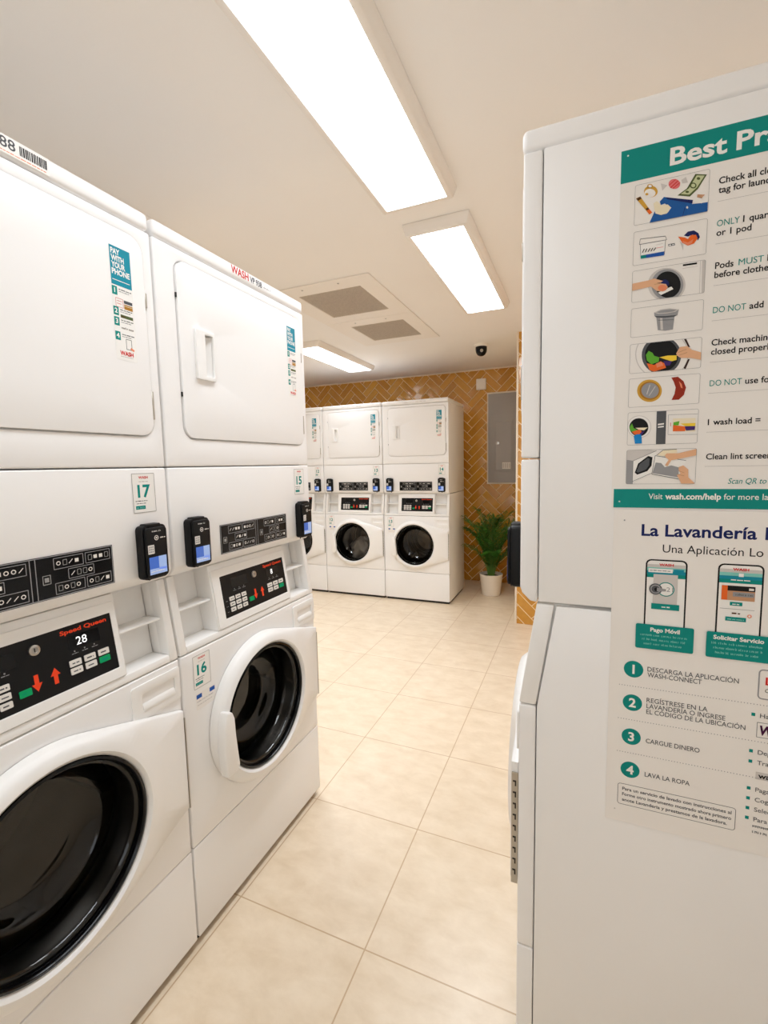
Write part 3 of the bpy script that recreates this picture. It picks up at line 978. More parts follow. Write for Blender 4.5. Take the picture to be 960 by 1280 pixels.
PICS = [
('denim',2,[(0.1188,0.1276),(0.0465,0.1276),(0.0542,0.1097),(0.0635,0.1182),(0.0738,0.1164),(0.0787,0.1094),(0.0734,0.1058),(0.0688,0.1008),(0.0629,0.1019),(0.0612,0.0958),(0.067,0.0899),(0.1095,0.1044),(0.1084,0.1105),(0.1226,0.1121),(0.131,0.1125),(0.1309,0.1273)]),
('navy',3,[(0.0685,0.091),(0.1095,0.1044),(0.1091,0.1099),(0.073,0.095)]),
('cream',3,[(0.0515,0.0969),(0.0567,0.094),(0.0629,0.1019),(0.0733,0.1034),(0.078,0.1093),(0.0724,0.1177),(0.0635,0.1182),(0.0551,0.1139)]),
('paper',4,[(0.1031,0.1149),(0.103,0.1158),(0.1025,0.1164),(0.1017,0.1165),(0.101,0.1161),(0.1004,0.1152),(0.1002,0.1142),(0.1004,0.1133),(0.1009,0.1127),(0.1016,0.1126),(0.1023,0.113),(0.1029,0.1139)]),
('navy',3,[(0.0959,0.1276),(0.0988,0.114),(0.0982,0.1137),(0.0953,0.1276)]),
('gold',2,[(0.0245,0.0825),(0.0313,0.0808),(0.0498,0.1111),(0.0461,0.1136)]),
('brown',3,[(0.0252,0.083),(0.0313,0.0808),(0.0337,0.0847),(0.0277,0.0874)]),
('brown',3,[(0.0401,0.1028),(0.0438,0.1013),(0.0458,0.1047),(0.042,0.1065)]),
('orange',3,[(0.042,0.1065),(0.0458,0.1047),(0.0505,0.1113),(0.0461,0.1136)]),
('gold',2,[(0.0574,0.0788),(0.0572,0.0808),(0.0565,0.0826),(0.0553,0.0842),(0.0538,0.0853),(0.0519,0.0859),(0.0497,0.0861),(0.0474,0.0859),(0.0451,0.0851),(0.0429,0.0839),(0.0409,0.0823),(0.0392,0.0804),(0.0379,0.0783),(0.0371,0.0761),(0.0367,0.0739),(0.0369,0.0719),(0.0376,0.0701),(0.0388,0.0686),(0.0404,0.0674),(0.0423,0.0668),(0.0445,0.0666),(0.0468,0.0669),(0.0491,0.0677),(0.0513,0.0689),(0.0533,0.0705),(0.0549,0.0724),(0.0562,0.0745),(0.057,0.0766)]),
('paper',3,[(0.0543,0.0806),(0.0541,0.0821),(0.0536,0.0834),(0.0526,0.0845),(0.0513,0.0853),(0.0498,0.0857),(0.0481,0.0858),(0.0462,0.0856),(0.0443,0.085),(0.0425,0.0841),(0.0409,0.0829),(0.0396,0.0815),(0.0385,0.0799),(0.0378,0.0783),(0.0376,0.0767),(0.0377,0.0753),(0.0383,0.074),(0.0393,0.0729),(0.0406,0.0721),(0.0421,0.0717),(0.0439,0.0716),(0.0458,0.0718),(0.0476,0.0725),(0.0494,0.0734),(0.051,0.0746),(0.0523,0.076),(0.0534,0.0775),(0.054,0.0791)]),
('gold',2,[(0.0498,0.0681),(0.0496,0.0693),(0.0487,0.0701),(0.0473,0.0705),(0.0457,0.0704),(0.0441,0.0697),(0.0427,0.0687),(0.0417,0.0674),(0.0413,0.0661),(0.0416,0.0649),(0.0425,0.0641),(0.0439,0.0637),(0.0455,0.0639),(0.0471,0.0645),(0.0485,0.0655),(0.0495,0.0668)]),
('paper',3,[(0.0483,0.0681),(0.0482,0.0689),(0.0476,0.0694),(0.0467,0.0696),(0.0457,0.0696),(0.0446,0.0691),(0.0437,0.0685),(0.0431,0.0676),(0.0429,0.0668),(0.0431,0.066),(0.0436,0.0655),(0.0445,0.0652),(0.0455,0.0653),(0.0466,0.0657),(0.0475,0.0664),(0.0481,0.0672)]),
('gold',4,[(0.0436,0.0801),(0.0433,0.081),(0.0424,0.0815),(0.0412,0.0815),(0.04,0.081),(0.0391,0.08),(0.0387,0.079),(0.039,0.0781),(0.0399,0.0775),(0.0411,0.0776),(0.0423,0.0781),(0.0432,0.079)]),
('pink',2,[(0.0902,0.0746),(0.0901,0.0763),(0.0895,0.0779),(0.0886,0.0791),(0.0873,0.0801),(0.0857,0.0807),(0.0839,0.0808),(0.082,0.0806),(0.0801,0.0799),(0.0783,0.0789),(0.0766,0.0776),(0.0752,0.076),(0.0742,0.0742),(0.0735,0.0724),(0.0732,0.0705),(0.0733,0.0688),(0.0739,0.0672),(0.0749,0.0659),(0.0762,0.065),(0.0778,0.0644),(0.0796,0.0643),(0.0814,0.0646),(0.0833,0.0652),(0.0852,0.0662),(0.0868,0.0676),(0.0882,0.0692),(0.0892,0.0709),(0.0899,0.0728)]),
('red',3,[(0.0765,0.0782),(0.0871,0.0696),(0.0863,0.0684),(0.0757,0.077)]),
('red',3,[(0.0801,0.0798),(0.0903,0.0727),(0.0896,0.0717),(0.0795,0.0788)]),
('red',3,[(0.074,0.0735),(0.084,0.066),(0.0834,0.0651),(0.0734,0.0726)]),
('lgrey',2,[(0.0617,0.067),(0.0715,0.0722),(0.0644,0.0791)]),
('lgrey',2,[(0.0917,0.0686),(0.0981,0.0655),(0.1013,0.0749),(0.0934,0.0746)]),
('olive',2,[(0.1115,0.0641),(0.1278,0.0689),(0.116,0.0886),(0.105,0.0979),(0.0868,0.0921),(0.1002,0.0841)]),
('bill',3,[(0.1134,0.0669),(0.1247,0.07),(0.1145,0.0859),(0.1038,0.0947),(0.0916,0.0909),(0.1028,0.085)]),
('olive',4,[(0.1138,0.0829),(0.1135,0.0847),(0.1125,0.086),(0.111,0.0866),(0.1091,0.0865),(0.1072,0.0857),(0.1056,0.0843),(0.1045,0.0825),(0.1041,0.0806),(0.1044,0.0789),(0.1054,0.0776),(0.1069,0.0769),(0.1087,0.077),(0.1106,0.0778),(0.1122,0.0792),(0.1133,0.081)]),
('bill',5,[(0.1118,0.0825),(0.1115,0.0838),(0.1105,0.0846),(0.109,0.0846),(0.1076,0.0839),(0.1065,0.0826),(0.1061,0.0811),(0.1064,0.0798),(0.1074,0.079),(0.1088,0.0789),(0.1103,0.0796),(0.1114,0.0809)]),
('olive',4,[(0.1186,0.0732),(0.1183,0.0742),(0.1174,0.0748),(0.1161,0.0747),(0.1148,0.0741),(0.1139,0.0731),(0.1135,0.0719),(0.1138,0.0709),(0.1147,0.0703),(0.116,0.0703),(0.1172,0.0709),(0.1182,0.072)]),
('olive',4,[(0.1033,0.0904),(0.103,0.0912),(0.1021,0.0917),(0.1008,0.0917),(0.0995,0.0911),(0.0985,0.0902),(0.0981,0.0891),(0.0984,0.0883),(0.0993,0.0878),(0.1006,0.0878),(0.1019,0.0884),(0.1029,0.0893)]),
('paper',4,[(0.1097,0.1084),(0.1151,0.1018),(0.1208,0.1031),(0.1226,0.1129)]),
('tan',4,[(0.1151,0.1018),(0.1156,0.0972),(0.1263,0.1),(0.1216,0.1048)]),
('dgrey',2,[(0.0336,0.1518),(0.0715,0.1545),(0.0714,0.1536),(0.0334,0.151)]),
('dgrey',2,[(0.0323,0.1607),(0.0732,0.1609),(0.0731,0.16),(0.0321,0.1599)]),
('dgrey',2,[(0.0332,0.1513),(0.0319,0.1602),(0.0325,0.1604),(0.0338,0.1515)]),
('dgrey',2,[(0.0712,0.1541),(0.0733,0.1606),(0.0739,0.1605),(0.0717,0.154)]),
('white',2,[(0.0338,0.161),(0.0717,0.1611),(0.071,0.1843),(0.0353,0.1843)]),
('dgrey',3,[(0.0335,0.1606),(0.035,0.1843),(0.0356,0.1843),(0.0341,0.1607)]),
('dgrey',3,[(0.0717,0.1609),(0.0707,0.1845),(0.0713,0.1847),(0.0723,0.1611)]),
('blue',3,[(0.0351,0.1792),(0.0708,0.179),(0.0706,0.1855),(0.0353,0.1846)]),
('teal',4,[(0.0351,0.1792),(0.0431,0.1794),(0.0433,0.1849),(0.0353,0.1846)]),
('black',4,[(0.0379,0.1754),(0.0408,0.1694),(0.0396,0.1686),(0.0368,0.1746)]),
('black',4,[(0.0425,0.1754),(0.0446,0.1697),(0.0435,0.169),(0.0413,0.1746)]),
('black',4,[(0.0463,0.1755),(0.0499,0.1703),(0.0489,0.1693),(0.0452,0.1745)]),
('black',4,[(0.0509,0.1755),(0.0537,0.1706),(0.0527,0.1697),(0.0498,0.1746)]),
('black',4,[(0.0548,0.1755),(0.0583,0.171),(0.0573,0.17),(0.0538,0.1746)]),
('lgrey',3,[(0.0577,0.1664),(0.0682,0.166),(0.068,0.1653),(0.0575,0.1658)]),
('pink',3,[(0.0586,0.1716),(0.0691,0.1716),(0.069,0.1709),(0.0585,0.1709)]),
('dgrey',2,[(0.0768,0.1721),(0.0864,0.1718),(0.0857,0.1682),(0.0761,0.1684)]),
('white',3,[(0.0777,0.1713),(0.0806,0.1712),(0.0803,0.1695),(0.0773,0.1696)]),
('white',3,[(0.0821,0.1711),(0.085,0.171),(0.0847,0.1695),(0.0818,0.1696)]),
('navy',2,[(0.0987,0.1588),(0.1043,0.1535),(0.1129,0.1533),(0.1195,0.159),(0.1219,0.1658),(0.1193,0.1709),(0.1169,0.1648),(0.1117,0.1598),(0.1046,0.1616)]),
('orange',3,[(0.09,0.1586),(0.1003,0.1623),(0.1048,0.1656),(0.1089,0.16),(0.1161,0.161),(0.1188,0.1676),(0.1138,0.1746),(0.1052,0.1762),(0.097,0.1705),(0.0931,0.1633)]),
('salmon',4,[(0.0969,0.1673),(0.105,0.1713),(0.1127,0.1672),(0.1108,0.1732),(0.1052,0.1753),(0.0978,0.1712)]),
('lgrey',2,[(0.0925,0.1656),(0.0986,0.1733),(0.0987,0.183)]),
('lgrey',2,[(0.1042,0.2394),(0.1039,0.2442),(0.1029,0.2486),(0.101,0.2527),(0.0984,0.2563),(0.0972,0.2573),(0.0632,0.2573),(0.0628,0.257),(0.0586,0.2536),(0.0549,0.2495),(0.0519,0.245),(0.0496,0.2401),(0.0481,0.2351),(0.0475,0.2301),(0.0478,0.2252),(0.049,0.2207),(0.051,0.2166),(0.0537,0.213),(0.0571,0.2102),(0.0611,0.2081),(0.0656,0.2068),(0.0703,0.2064),(0.0752,0.2068),(0.0801,0.2081),(0.0849,0.2102),(0.0894,0.213),(0.0935,0.2165),(0.097,0.2205),(0.0999,0.2249),(0.1021,0.2297),(0.1036,0.2345)]),
('mgrey',3,[(0.1011,0.2389),(0.1009,0.2433),(0.1,0.2475),(0.0984,0.2512),(0.0962,0.2545),(0.0934,0.2573),(0.0933,0.2573),(0.0686,0.2573),(0.0659,0.2556),(0.0624,0.2525),(0.0592,0.2488),(0.0567,0.2446),(0.0547,0.2402),(0.0535,0.2356),(0.0529,0.231),(0.0532,0.2265),(0.0541,0.2223),(0.0558,0.2185),(0.0581,0.2152),(0.061,0.2125),(0.0644,0.2105),(0.0682,0.2093),(0.0722,0.2088),(0.0764,0.2092),(0.0805,0.2103),(0.0846,0.2122),(0.0884,0.2147),(0.0919,0.2179),(0.0949,0.2215),(0.0974,0.2256),(0.0993,0.2299),(0.1006,0.2344)]),
('black',4,[(0.0971,0.2383),(0.0969,0.2425),(0.096,0.2464),(0.0944,0.2499),(0.0921,0.2529),(0.0893,0.2552),(0.0861,0.2567),(0.083,0.2573),(0.0806,0.2573),(0.0788,0.2572),(0.075,0.2562),(0.0714,0.2544),(0.0679,0.2518),(0.0649,0.2486),(0.0623,0.2448),(0.0604,0.2407),(0.0591,0.2363),(0.0586,0.2319),(0.0588,0.2277),(0.0598,0.2237),(0.0615,0.2202),(0.0638,0.2172),(0.0667,0.215),(0.0699,0.2135),(0.0735,0.2129),(0.0772,0.2131),(0.081,0.2142),(0.0846,0.2161),(0.088,0.2187),(0.091,0.2219),(0.0935,0.2256),(0.0953,0.2297),(0.0966,0.2339)]),
('black',2,[(0.0991,0.2055),(0.1193,0.2059),(0.1194,0.2087),(0.0992,0.2083)]),
('lgrey',2,[(0.0987,0.2126),(0.121,0.2125),(0.1209,0.2119),(0.0985,0.2119)]),
('lgrey',2,[(0.1239,0.2044),(0.1247,0.2573),(0.1254,0.2573),(0.1246,0.2044)]),
('lgrey',2,[(0.1279,0.2573),(0.127,0.2044),(0.1312,0.2044),(0.1312,0.2573)]),
('skin',6,[(0.0232,0.2248),(0.0473,0.2233),(0.0572,0.2217),(0.0703,0.228),(0.0673,0.23),(0.0605,0.2297),(0.075,0.2338),(0.0782,0.2401),(0.0709,0.2456),(0.0617,0.2433),(0.0523,0.2343),(0.0353,0.2357),(0.0232,0.2367)]),
('navy',5,[(0.0798,0.2337),(0.0794,0.2362),(0.0781,0.2382),(0.0761,0.2393),(0.0737,0.2394),(0.0712,0.2385),(0.0691,0.2367),(0.0677,0.2343),(0.0671,0.2317),(0.0675,0.2292),(0.0688,0.2272),(0.0708,0.2261),(0.0732,0.226),(0.0757,0.2269),(0.0778,0.2287),(0.0792,0.2311)]),
('white',5,[(0.0633,0.2461),(0.0834,0.2393),(0.0865,0.244),(0.0681,0.251)]),
('salmon',7,[(0.0767,0.2407),(0.0763,0.2427),(0.0749,0.2442),(0.0727,0.245),(0.0701,0.245),(0.0675,0.2442),(0.0652,0.2427),(0.0637,0.2407),(0.0631,0.2385),(0.0635,0.2365),(0.065,0.235),(0.0671,0.2342),(0.0697,0.2343),(0.0724,0.2351),(0.0746,0.2366),(0.0761,0.2386)]),
('tan',7,[(0.0572,0.2322),(0.0675,0.2319),(0.0673,0.2309),(0.057,0.2312)]),
('mgrey',2,[(0.0587,0.2791),(0.096,0.279),(0.0943,0.288),(0.0899,0.2901),(0.0883,0.3115),(0.0766,0.3121),(0.0654,0.3096),(0.0625,0.2879),(0.0596,0.285)]),
('dgrey',3,[(0.0596,0.285),(0.0757,0.2872),(0.0943,0.288),(0.0899,0.2901),(0.0758,0.29),(0.0625,0.2879)]),
('lgrey',3,[(0.0585,0.279),(0.0684,0.275),(0.0822,0.2752),(0.096,0.279),(0.0907,0.2821),(0.0784,0.283),(0.0658,0.2821)]),
('mgrey',4,[(0.0615,0.279),(0.0698,0.2765),(0.0823,0.2766),(0.0933,0.2793),(0.0886,0.2813),(0.0783,0.2817),(0.0672,0.2811)]),
('lgrey',3,[(0.0682,0.2897),(0.0717,0.2902),(0.0735,0.3102),(0.0696,0.3097)]),
('dgrey',4,[(0.0655,0.2933),(0.0891,0.2956),(0.0891,0.2948),(0.0655,0.2925)]),
('lgrey',1,[(0.1131,0.3564),(0.1129,0.3628),(0.1117,0.3689),(0.1095,0.3746),(0.1065,0.3798),(0.1059,0.3806),(0.0467,0.3806),(0.0449,0.3789),(0.0404,0.3734),(0.0368,0.3673),(0.0341,0.3609),(0.0323,0.3542),(0.0316,0.3475),(0.0319,0.3409),(0.0333,0.3346),(0.0351,0.33),(0.1036,0.33),(0.1047,0.3314),(0.1081,0.3373),(0.1107,0.3435),(0.1124,0.3499)]),
('paper',2,[(0.1118,0.3562),(0.1115,0.3624),(0.1104,0.3683),(0.1083,0.3739),(0.1054,0.3789),(0.1039,0.3806),(0.0487,0.3806),(0.0459,0.3779),(0.0416,0.3726),(0.0381,0.3668),(0.0354,0.3606),(0.0338,0.3541),(0.0331,0.3476),(0.0334,0.3412),(0.0347,0.3352),(0.0367,0.33),(0.102,0.33),(0.1036,0.3321),(0.1069,0.3378),(0.1094,0.3438),(0.1111,0.35)]),
('dgrey',3,[(0.1023,0.3568),(0.1021,0.3623),(0.1009,0.3675),(0.0989,0.3724),(0.0962,0.3766),(0.0926,0.3803),(0.0921,0.3806),(0.0589,0.3806),(0.0582,0.3802),(0.0537,0.3765),(0.0497,0.372),(0.0465,0.367),(0.044,0.3616),(0.0425,0.3559),(0.0418,0.3502),(0.0421,0.3445),(0.0433,0.3392),(0.0455,0.3343),(0.0484,0.33),(0.0895,0.33),(0.0908,0.3311),(0.0946,0.3355),(0.0977,0.3404),(0.1001,0.3457),(0.1016,0.3512)]),
('black',4,[(0.098,0.3563),(0.0978,0.3611),(0.0969,0.3656),(0.0952,0.3699),(0.0928,0.3736),(0.0899,0.3767),(0.0863,0.3792),(0.083,0.3806),(0.0686,0.3806),(0.0649,0.3792),(0.0607,0.3767),(0.0569,0.3735),(0.0536,0.3696),(0.0508,0.3653),(0.0488,0.3606),(0.0474,0.3557),(0.0469,0.3507),(0.0471,0.3458),(0.0481,0.3412),(0.0499,0.3369),(0.0524,0.3332),(0.0555,0.3301),(0.0556,0.33),(0.0833,0.33),(0.0846,0.3308),(0.0883,0.334),(0.0915,0.3378),(0.0942,0.342),(0.0962,0.3466),(0.0975,0.3514)]),
('green',5,[(0.0483,0.3501),(0.0524,0.3437),(0.0585,0.3476),(0.0612,0.3531),(0.0691,0.3566),(0.0686,0.3641),(0.0574,0.3674),(0.05,0.3598)]),
('yellow',5,[(0.0691,0.3566),(0.0823,0.3549),(0.0954,0.356),(0.0957,0.3638),(0.0882,0.3654),(0.0769,0.3603)]),
('orange',5,[(0.0502,0.3646),(0.0617,0.369),(0.0714,0.3636),(0.0772,0.3674),(0.0802,0.3756),(0.0622,0.3806),(0.0621,0.3806),(0.0549,0.377)]),
('salmon',6,[(0.0645,0.3669),(0.0729,0.3646),(0.0759,0.3712),(0.0661,0.3742)]),
('purple',6,[(0.0756,0.3636),(0.0889,0.365),(0.0857,0.3722),(0.0787,0.3718)]),
('dkbrown',3,[(0.1054,0.33),(0.1088,0.33),(0.1149,0.3443),(0.112,0.3439)]),
('dkbrown',3,[(0.1097,0.3806),(0.1154,0.3644),(0.1127,0.3641),(0.1065,0.379),(0.1093,0.3806)]),
('skin',7,[(0.0946,0.3528),(0.0997,0.3425),(0.1105,0.3422),(0.1175,0.3492),(0.1312,0.355),(0.1312,0.3674),(0.1154,0.3625),(0.1018,0.3614),(0.0961,0.3569)]),
('tan',8,[(0.0975,0.3521),(0.1096,0.348),(0.1092,0.347),(0.0971,0.351)]),
('tan',8,[(0.099,0.3569),(0.1111,0.3536),(0.1108,0.3525),(0.0987,0.3559)]),
('gold',2,[(0.0753,0.4148),(0.0751,0.4181),(0.0744,0.4213),(0.0731,0.4243),(0.0713,0.427),(0.069,0.4292),(0.0663,0.431),(0.0633,0.4322),(0.0601,0.4329),(0.0567,0.4329),(0.0533,0.4324),(0.05,0.4313),(0.0468,0.4296),(0.044,0.4274),(0.0415,0.4248),(0.0394,0.4218),(0.0379,0.4185),(0.0369,0.4151),(0.0365,0.4116),(0.0367,0.4082),(0.0374,0.4049),(0.0388,0.4019),(0.0407,0.3993),(0.043,0.3971),(0.0458,0.3953),(0.0488,0.3942),(0.0521,0.3936),(0.0554,0.3936),(0.0588,0.3942),(0.0621,0.3953),(0.0651,0.397),(0.068,0.3992),(0.0704,0.4018),(0.0724,0.4048),(0.0739,0.408),(0.0749,0.4113)]),
('ochre',3,[(0.0725,0.4145),(0.0723,0.4173),(0.0717,0.4199),(0.0706,0.4224),(0.0691,0.4245),(0.0672,0.4264),(0.065,0.4278),(0.0625,0.4288),(0.0598,0.4294),(0.057,0.4294),(0.0542,0.4289),(0.0514,0.428),(0.0488,0.4266),(0.0465,0.4248),(0.0444,0.4227),(0.0427,0.4202),(0.0414,0.4176),(0.0406,0.4148),(0.0403,0.4119),(0.0404,0.4091),(0.0411,0.4065),(0.0422,0.404),(0.0438,0.4018),(0.0457,0.4),(0.048,0.3986),(0.0505,0.3976),(0.0532,0.3971),(0.056,0.3971),(0.0588,0.3976),(0.0615,0.3986),(0.064,0.4),(0.0664,0.4018),(0.0684,0.4039),(0.0701,0.4063),(0.0713,0.409),(0.0721,0.4117)]),
('mgrey',4,[(0.0705,0.414),(0.0703,0.4167),(0.0696,0.4191),(0.0685,0.4214),(0.0668,0.4233),(0.0648,0.4248),(0.0625,0.4259),(0.06,0.4265),(0.0573,0.4265),(0.0547,0.4261),(0.0521,0.4251),(0.0497,0.4237),(0.0475,0.4218),(0.0457,0.4196),(0.0444,0.4171),(0.0435,0.4145),(0.0432,0.4118),(0.0433,0.4092),(0.0441,0.4067),(0.0453,0.4045),(0.0469,0.4026),(0.0489,0.401),(0.0513,0.4),(0.0538,0.3995),(0.0565,0.3994),(0.0591,0.3999),(0.0617,0.4009),(0.0641,0.4024),(0.0662,0.4042),(0.0679,0.4064),(0.0693,0.4088),(0.0701,0.4114)]),
('lgrey',5,[(0.0526,0.4196),(0.057,0.4031),(0.0558,0.4025),(0.0513,0.419)]),
('lgrey',5,[(0.056,0.4224),(0.0655,0.4063),(0.0647,0.4056),(0.0552,0.4217)]),
('bean',2,[(0.0889,0.3933),(0.0988,0.3926),(0.1074,0.4009),(0.1116,0.4122),(0.109,0.4245),(0.1017,0.4322),(0.0906,0.4319),(0.0947,0.4219),(0.0961,0.4109),(0.093,0.4012)]),
('salmon',3,[(0.1005,0.4003),(0.1048,0.4054),(0.1065,0.4133),(0.1037,0.4115)]),
('lgrey',1,[(0.0608,0.4771),(0.0606,0.4805),(0.0599,0.4838),(0.0586,0.4869),(0.0568,0.4897),(0.0545,0.492),(0.0519,0.4939),(0.049,0.4953),(0.0458,0.4961),(0.0425,0.4962),(0.0391,0.4958),(0.0359,0.4947),(0.0328,0.4931),(0.03,0.491),(0.0275,0.4884),(0.0255,0.4854),(0.024,0.4821),(0.0232,0.4794),(0.0232,0.4698),(0.0236,0.4682),(0.0249,0.4651),(0.0267,0.4623),(0.0291,0.46),(0.0317,0.4581),(0.0347,0.4568),(0.0379,0.4561),(0.0412,0.456),(0.0445,0.4565),(0.0478,0.4576),(0.0508,0.4593),(0.0536,0.4614),(0.056,0.464),(0.0579,0.467),(0.0594,0.4702),(0.0604,0.4736)]),
('white',2,[(0.0599,0.477),(0.0597,0.4803),(0.059,0.4834),(0.0578,0.4864),(0.0561,0.489),(0.054,0.4913),(0.0514,0.4931),(0.0486,0.4943),(0.0456,0.4951),(0.0424,0.4952),(0.0393,0.4948),(0.0361,0.4938),(0.0332,0.4923),(0.0305,0.4902),(0.0282,0.4877),(0.0262,0.4849),(0.0248,0.4818),(0.0239,0.4785),(0.0235,0.4751),(0.0237,0.4718),(0.0244,0.4686),(0.0257,0.4657),(0.0274,0.463),(0.0296,0.4608),(0.0322,0.459),(0.0351,0.4578),(0.0381,0.4571),(0.0413,0.457),(0.0444,0.4575),(0.0475,0.4585),(0.0504,0.4601),(0.053,0.4621),(0.0553,0.4646),(0.0572,0.4674),(0.0586,0.4705),(0.0595,0.4737)]),
('black',3,[(0.0563,0.4776),(0.0561,0.4808),(0.0554,0.4837),(0.0541,0.4864),(0.0523,0.4888),(0.0501,0.4907),(0.0475,0.4921),(0.0447,0.4929),(0.0418,0.4931),(0.0388,0.4926),(0.0359,0.4916),(0.0332,0.49),(0.0309,0.4878),(0.0289,0.4853),(0.0274,0.4824),(0.0264,0.4793),(0.026,0.4761),(0.0262,0.4729),(0.027,0.4699),(0.0284,0.4672),(0.0302,0.4649),(0.0324,0.463),(0.035,0.4616),(0.0378,0.4609),(0.0408,0.4608),(0.0437,0.4612),(0.0466,0.4623),(0.0492,0.4639),(0.0516,0.4661),(0.0535,0.4686),(0.055,0.4714),(0.0559,0.4745)]),
('green',4,[(0.0265,0.4761),(0.0299,0.4692),(0.0331,0.4781),(0.0403,0.4826),(0.033,0.4859),(0.0277,0.4828)]),
('orange',5,[(0.03,0.4846),(0.0424,0.4811),(0.0462,0.4849),(0.0406,0.4917),(0.0339,0.4892)]),
('cream',4,[(0.0357,0.4778),(0.0555,0.4781),(0.0494,0.483),(0.041,0.4813)]),
('purple',4,[(0.0412,0.4868),(0.0509,0.4839),(0.0464,0.4911),(0.042,0.4918)]),
('sky',6,[(0.0335,0.4925),(0.0376,0.4894),(0.0449,0.4897),(0.0463,0.4961),(0.0469,0.5063),(0.0358,0.5064)]),
('dgrey',2,[(0.0692,0.5086),(0.0686,0.4504),(0.0835,0.4504),(0.0839,0.5086)]),
('white',3,[(0.0711,0.4724),(0.0806,0.4716),(0.0804,0.4742),(0.071,0.475)]),
('white',3,[(0.0713,0.4773),(0.0805,0.4764),(0.0803,0.4787),(0.0712,0.4795)]),
('mgrey',2,[(0.0869,0.4578),(0.1308,0.4589),(0.1308,0.4583),(0.0868,0.4572)]),
('mgrey',2,[(0.1312,0.4933),(0.0874,0.492),(0.0874,0.4926),(0.1312,0.494)]),
('mgrey',2,[(0.0876,0.4923),(0.0871,0.4575),(0.0865,0.4575),(0.0871,0.4923)]),
('cream',3,[(0.0941,0.4643),(0.1277,0.4655),(0.128,0.4884),(0.0942,0.4868)]),
('green',4,[(0.095,0.4711),(0.104,0.4694),(0.1029,0.4768),(0.0948,0.4764)]),
('orange',5,[(0.0945,0.4759),(0.114,0.4795),(0.1129,0.4874),(0.0945,0.4868)]),
('purple',6,[(0.1119,0.4789),(0.1276,0.4792),(0.1272,0.486),(0.1143,0.4865)]),
('yellow',4,[(0.1055,0.4738),(0.1281,0.4739),(0.1276,0.4792),(0.114,0.4795)]),
('red',2,[(0.0901,0.4713),(0.0904,0.4778),(0.0912,0.4778),(0.091,0.4714)]),
('mgrey',2,[(0.0235,0.5796),(0.0233,0.5349),(0.0338,0.5372),(0.0336,0.5796)]),
('lgrey',2,[(0.0232,0.5344),(0.0338,0.5372),(0.0705,0.52),(0.0581,0.5179),(0.0439,0.5179),(0.0235,0.5185)]),
('white',2,[(0.0338,0.5375),(0.0706,0.5203),(0.064,0.5611),(0.0338,0.5768)]),
('dgrey',3,[(0.0339,0.5379),(0.0707,0.5203),(0.0704,0.5197),(0.0337,0.5372)]),
('dgrey',3,[(0.0339,0.5754),(0.0641,0.5606),(0.0638,0.56),(0.0336,0.5748)]),
('dgrey',3,[(0.0335,0.5375),(0.0336,0.5796),(0.0342,0.5796),(0.0341,0.5376)]),
('black',3,[(0.0371,0.5591),(0.0421,0.5424),(0.0578,0.5292),(0.0647,0.5317),(0.0635,0.547),(0.0573,0.5564),(0.0413,0.5628)]),
('dgrey',4,[(0.0396,0.5575),(0.0444,0.5433),(0.0572,0.5328),(0.0602,0.5345),(0.0598,0.5461),(0.055,0.5535),(0.0426,0.5592)]),
('white',3,[(0.0687,0.529),(0.1165,0.5388),(0.1064,0.5711),(0.0644,0.5619)]),
('dgrey',4,[(0.0644,0.5625),(0.1063,0.5717),(0.1064,0.5705),(0.0645,0.5614)]),
('dgrey',4,[(0.0687,0.5294),(0.1165,0.5392),(0.1166,0.5384),(0.0687,0.5286)]),
('dgrey',4,[(0.0683,0.5289),(0.0641,0.5619),(0.0648,0.562),(0.0691,0.529)]),
('mgrey',4,[(0.0698,0.5413),(0.0785,0.5424),(0.0844,0.5499),(0.0943,0.5468),(0.1056,0.5506),(0.1063,0.5685),(0.0654,0.5603)]),
('cream',5,[(0.0708,0.5282),(0.0805,0.5195),(0.1016,0.5185),(0.1025,0.5242),(0.0852,0.5302)]),
('dgrey',6,[(0.0711,0.5285),(0.0808,0.5198),(0.0803,0.5192),(0.0706,0.5279)]),
('dgrey',6,[(0.0806,0.5199),(0.1017,0.5189),(0.1016,0.5181),(0.0805,0.5191)]),
('skin',7,[(0.0837,0.5286),(0.0864,0.5254),(0.1047,0.5256),(0.1312,0.5187),(0.1312,0.53),(0.1051,0.5356),(0.0939,0.5378),(0.0887,0.5483),(0.0843,0.5466),(0.0897,0.5369),(0.0853,0.5327)]),
('skin',7,[(0.1058,0.5551),(0.1056,0.5502),(0.1124,0.5471),(0.1203,0.5545),(0.1209,0.5683),(0.1309,0.5789),(0.1307,0.5796),(0.1106,0.5796),(0.1079,0.5731),(0.1033,0.564),(0.1088,0.5617)]),
('tan',8,[(0.1057,0.5572),(0.1142,0.5606),(0.1144,0.5597),(0.106,0.5563)]),
('tan',8,[(0.1046,0.5637),(0.1145,0.5663),(0.1146,0.5653),(0.1048,0.5628)]),
]

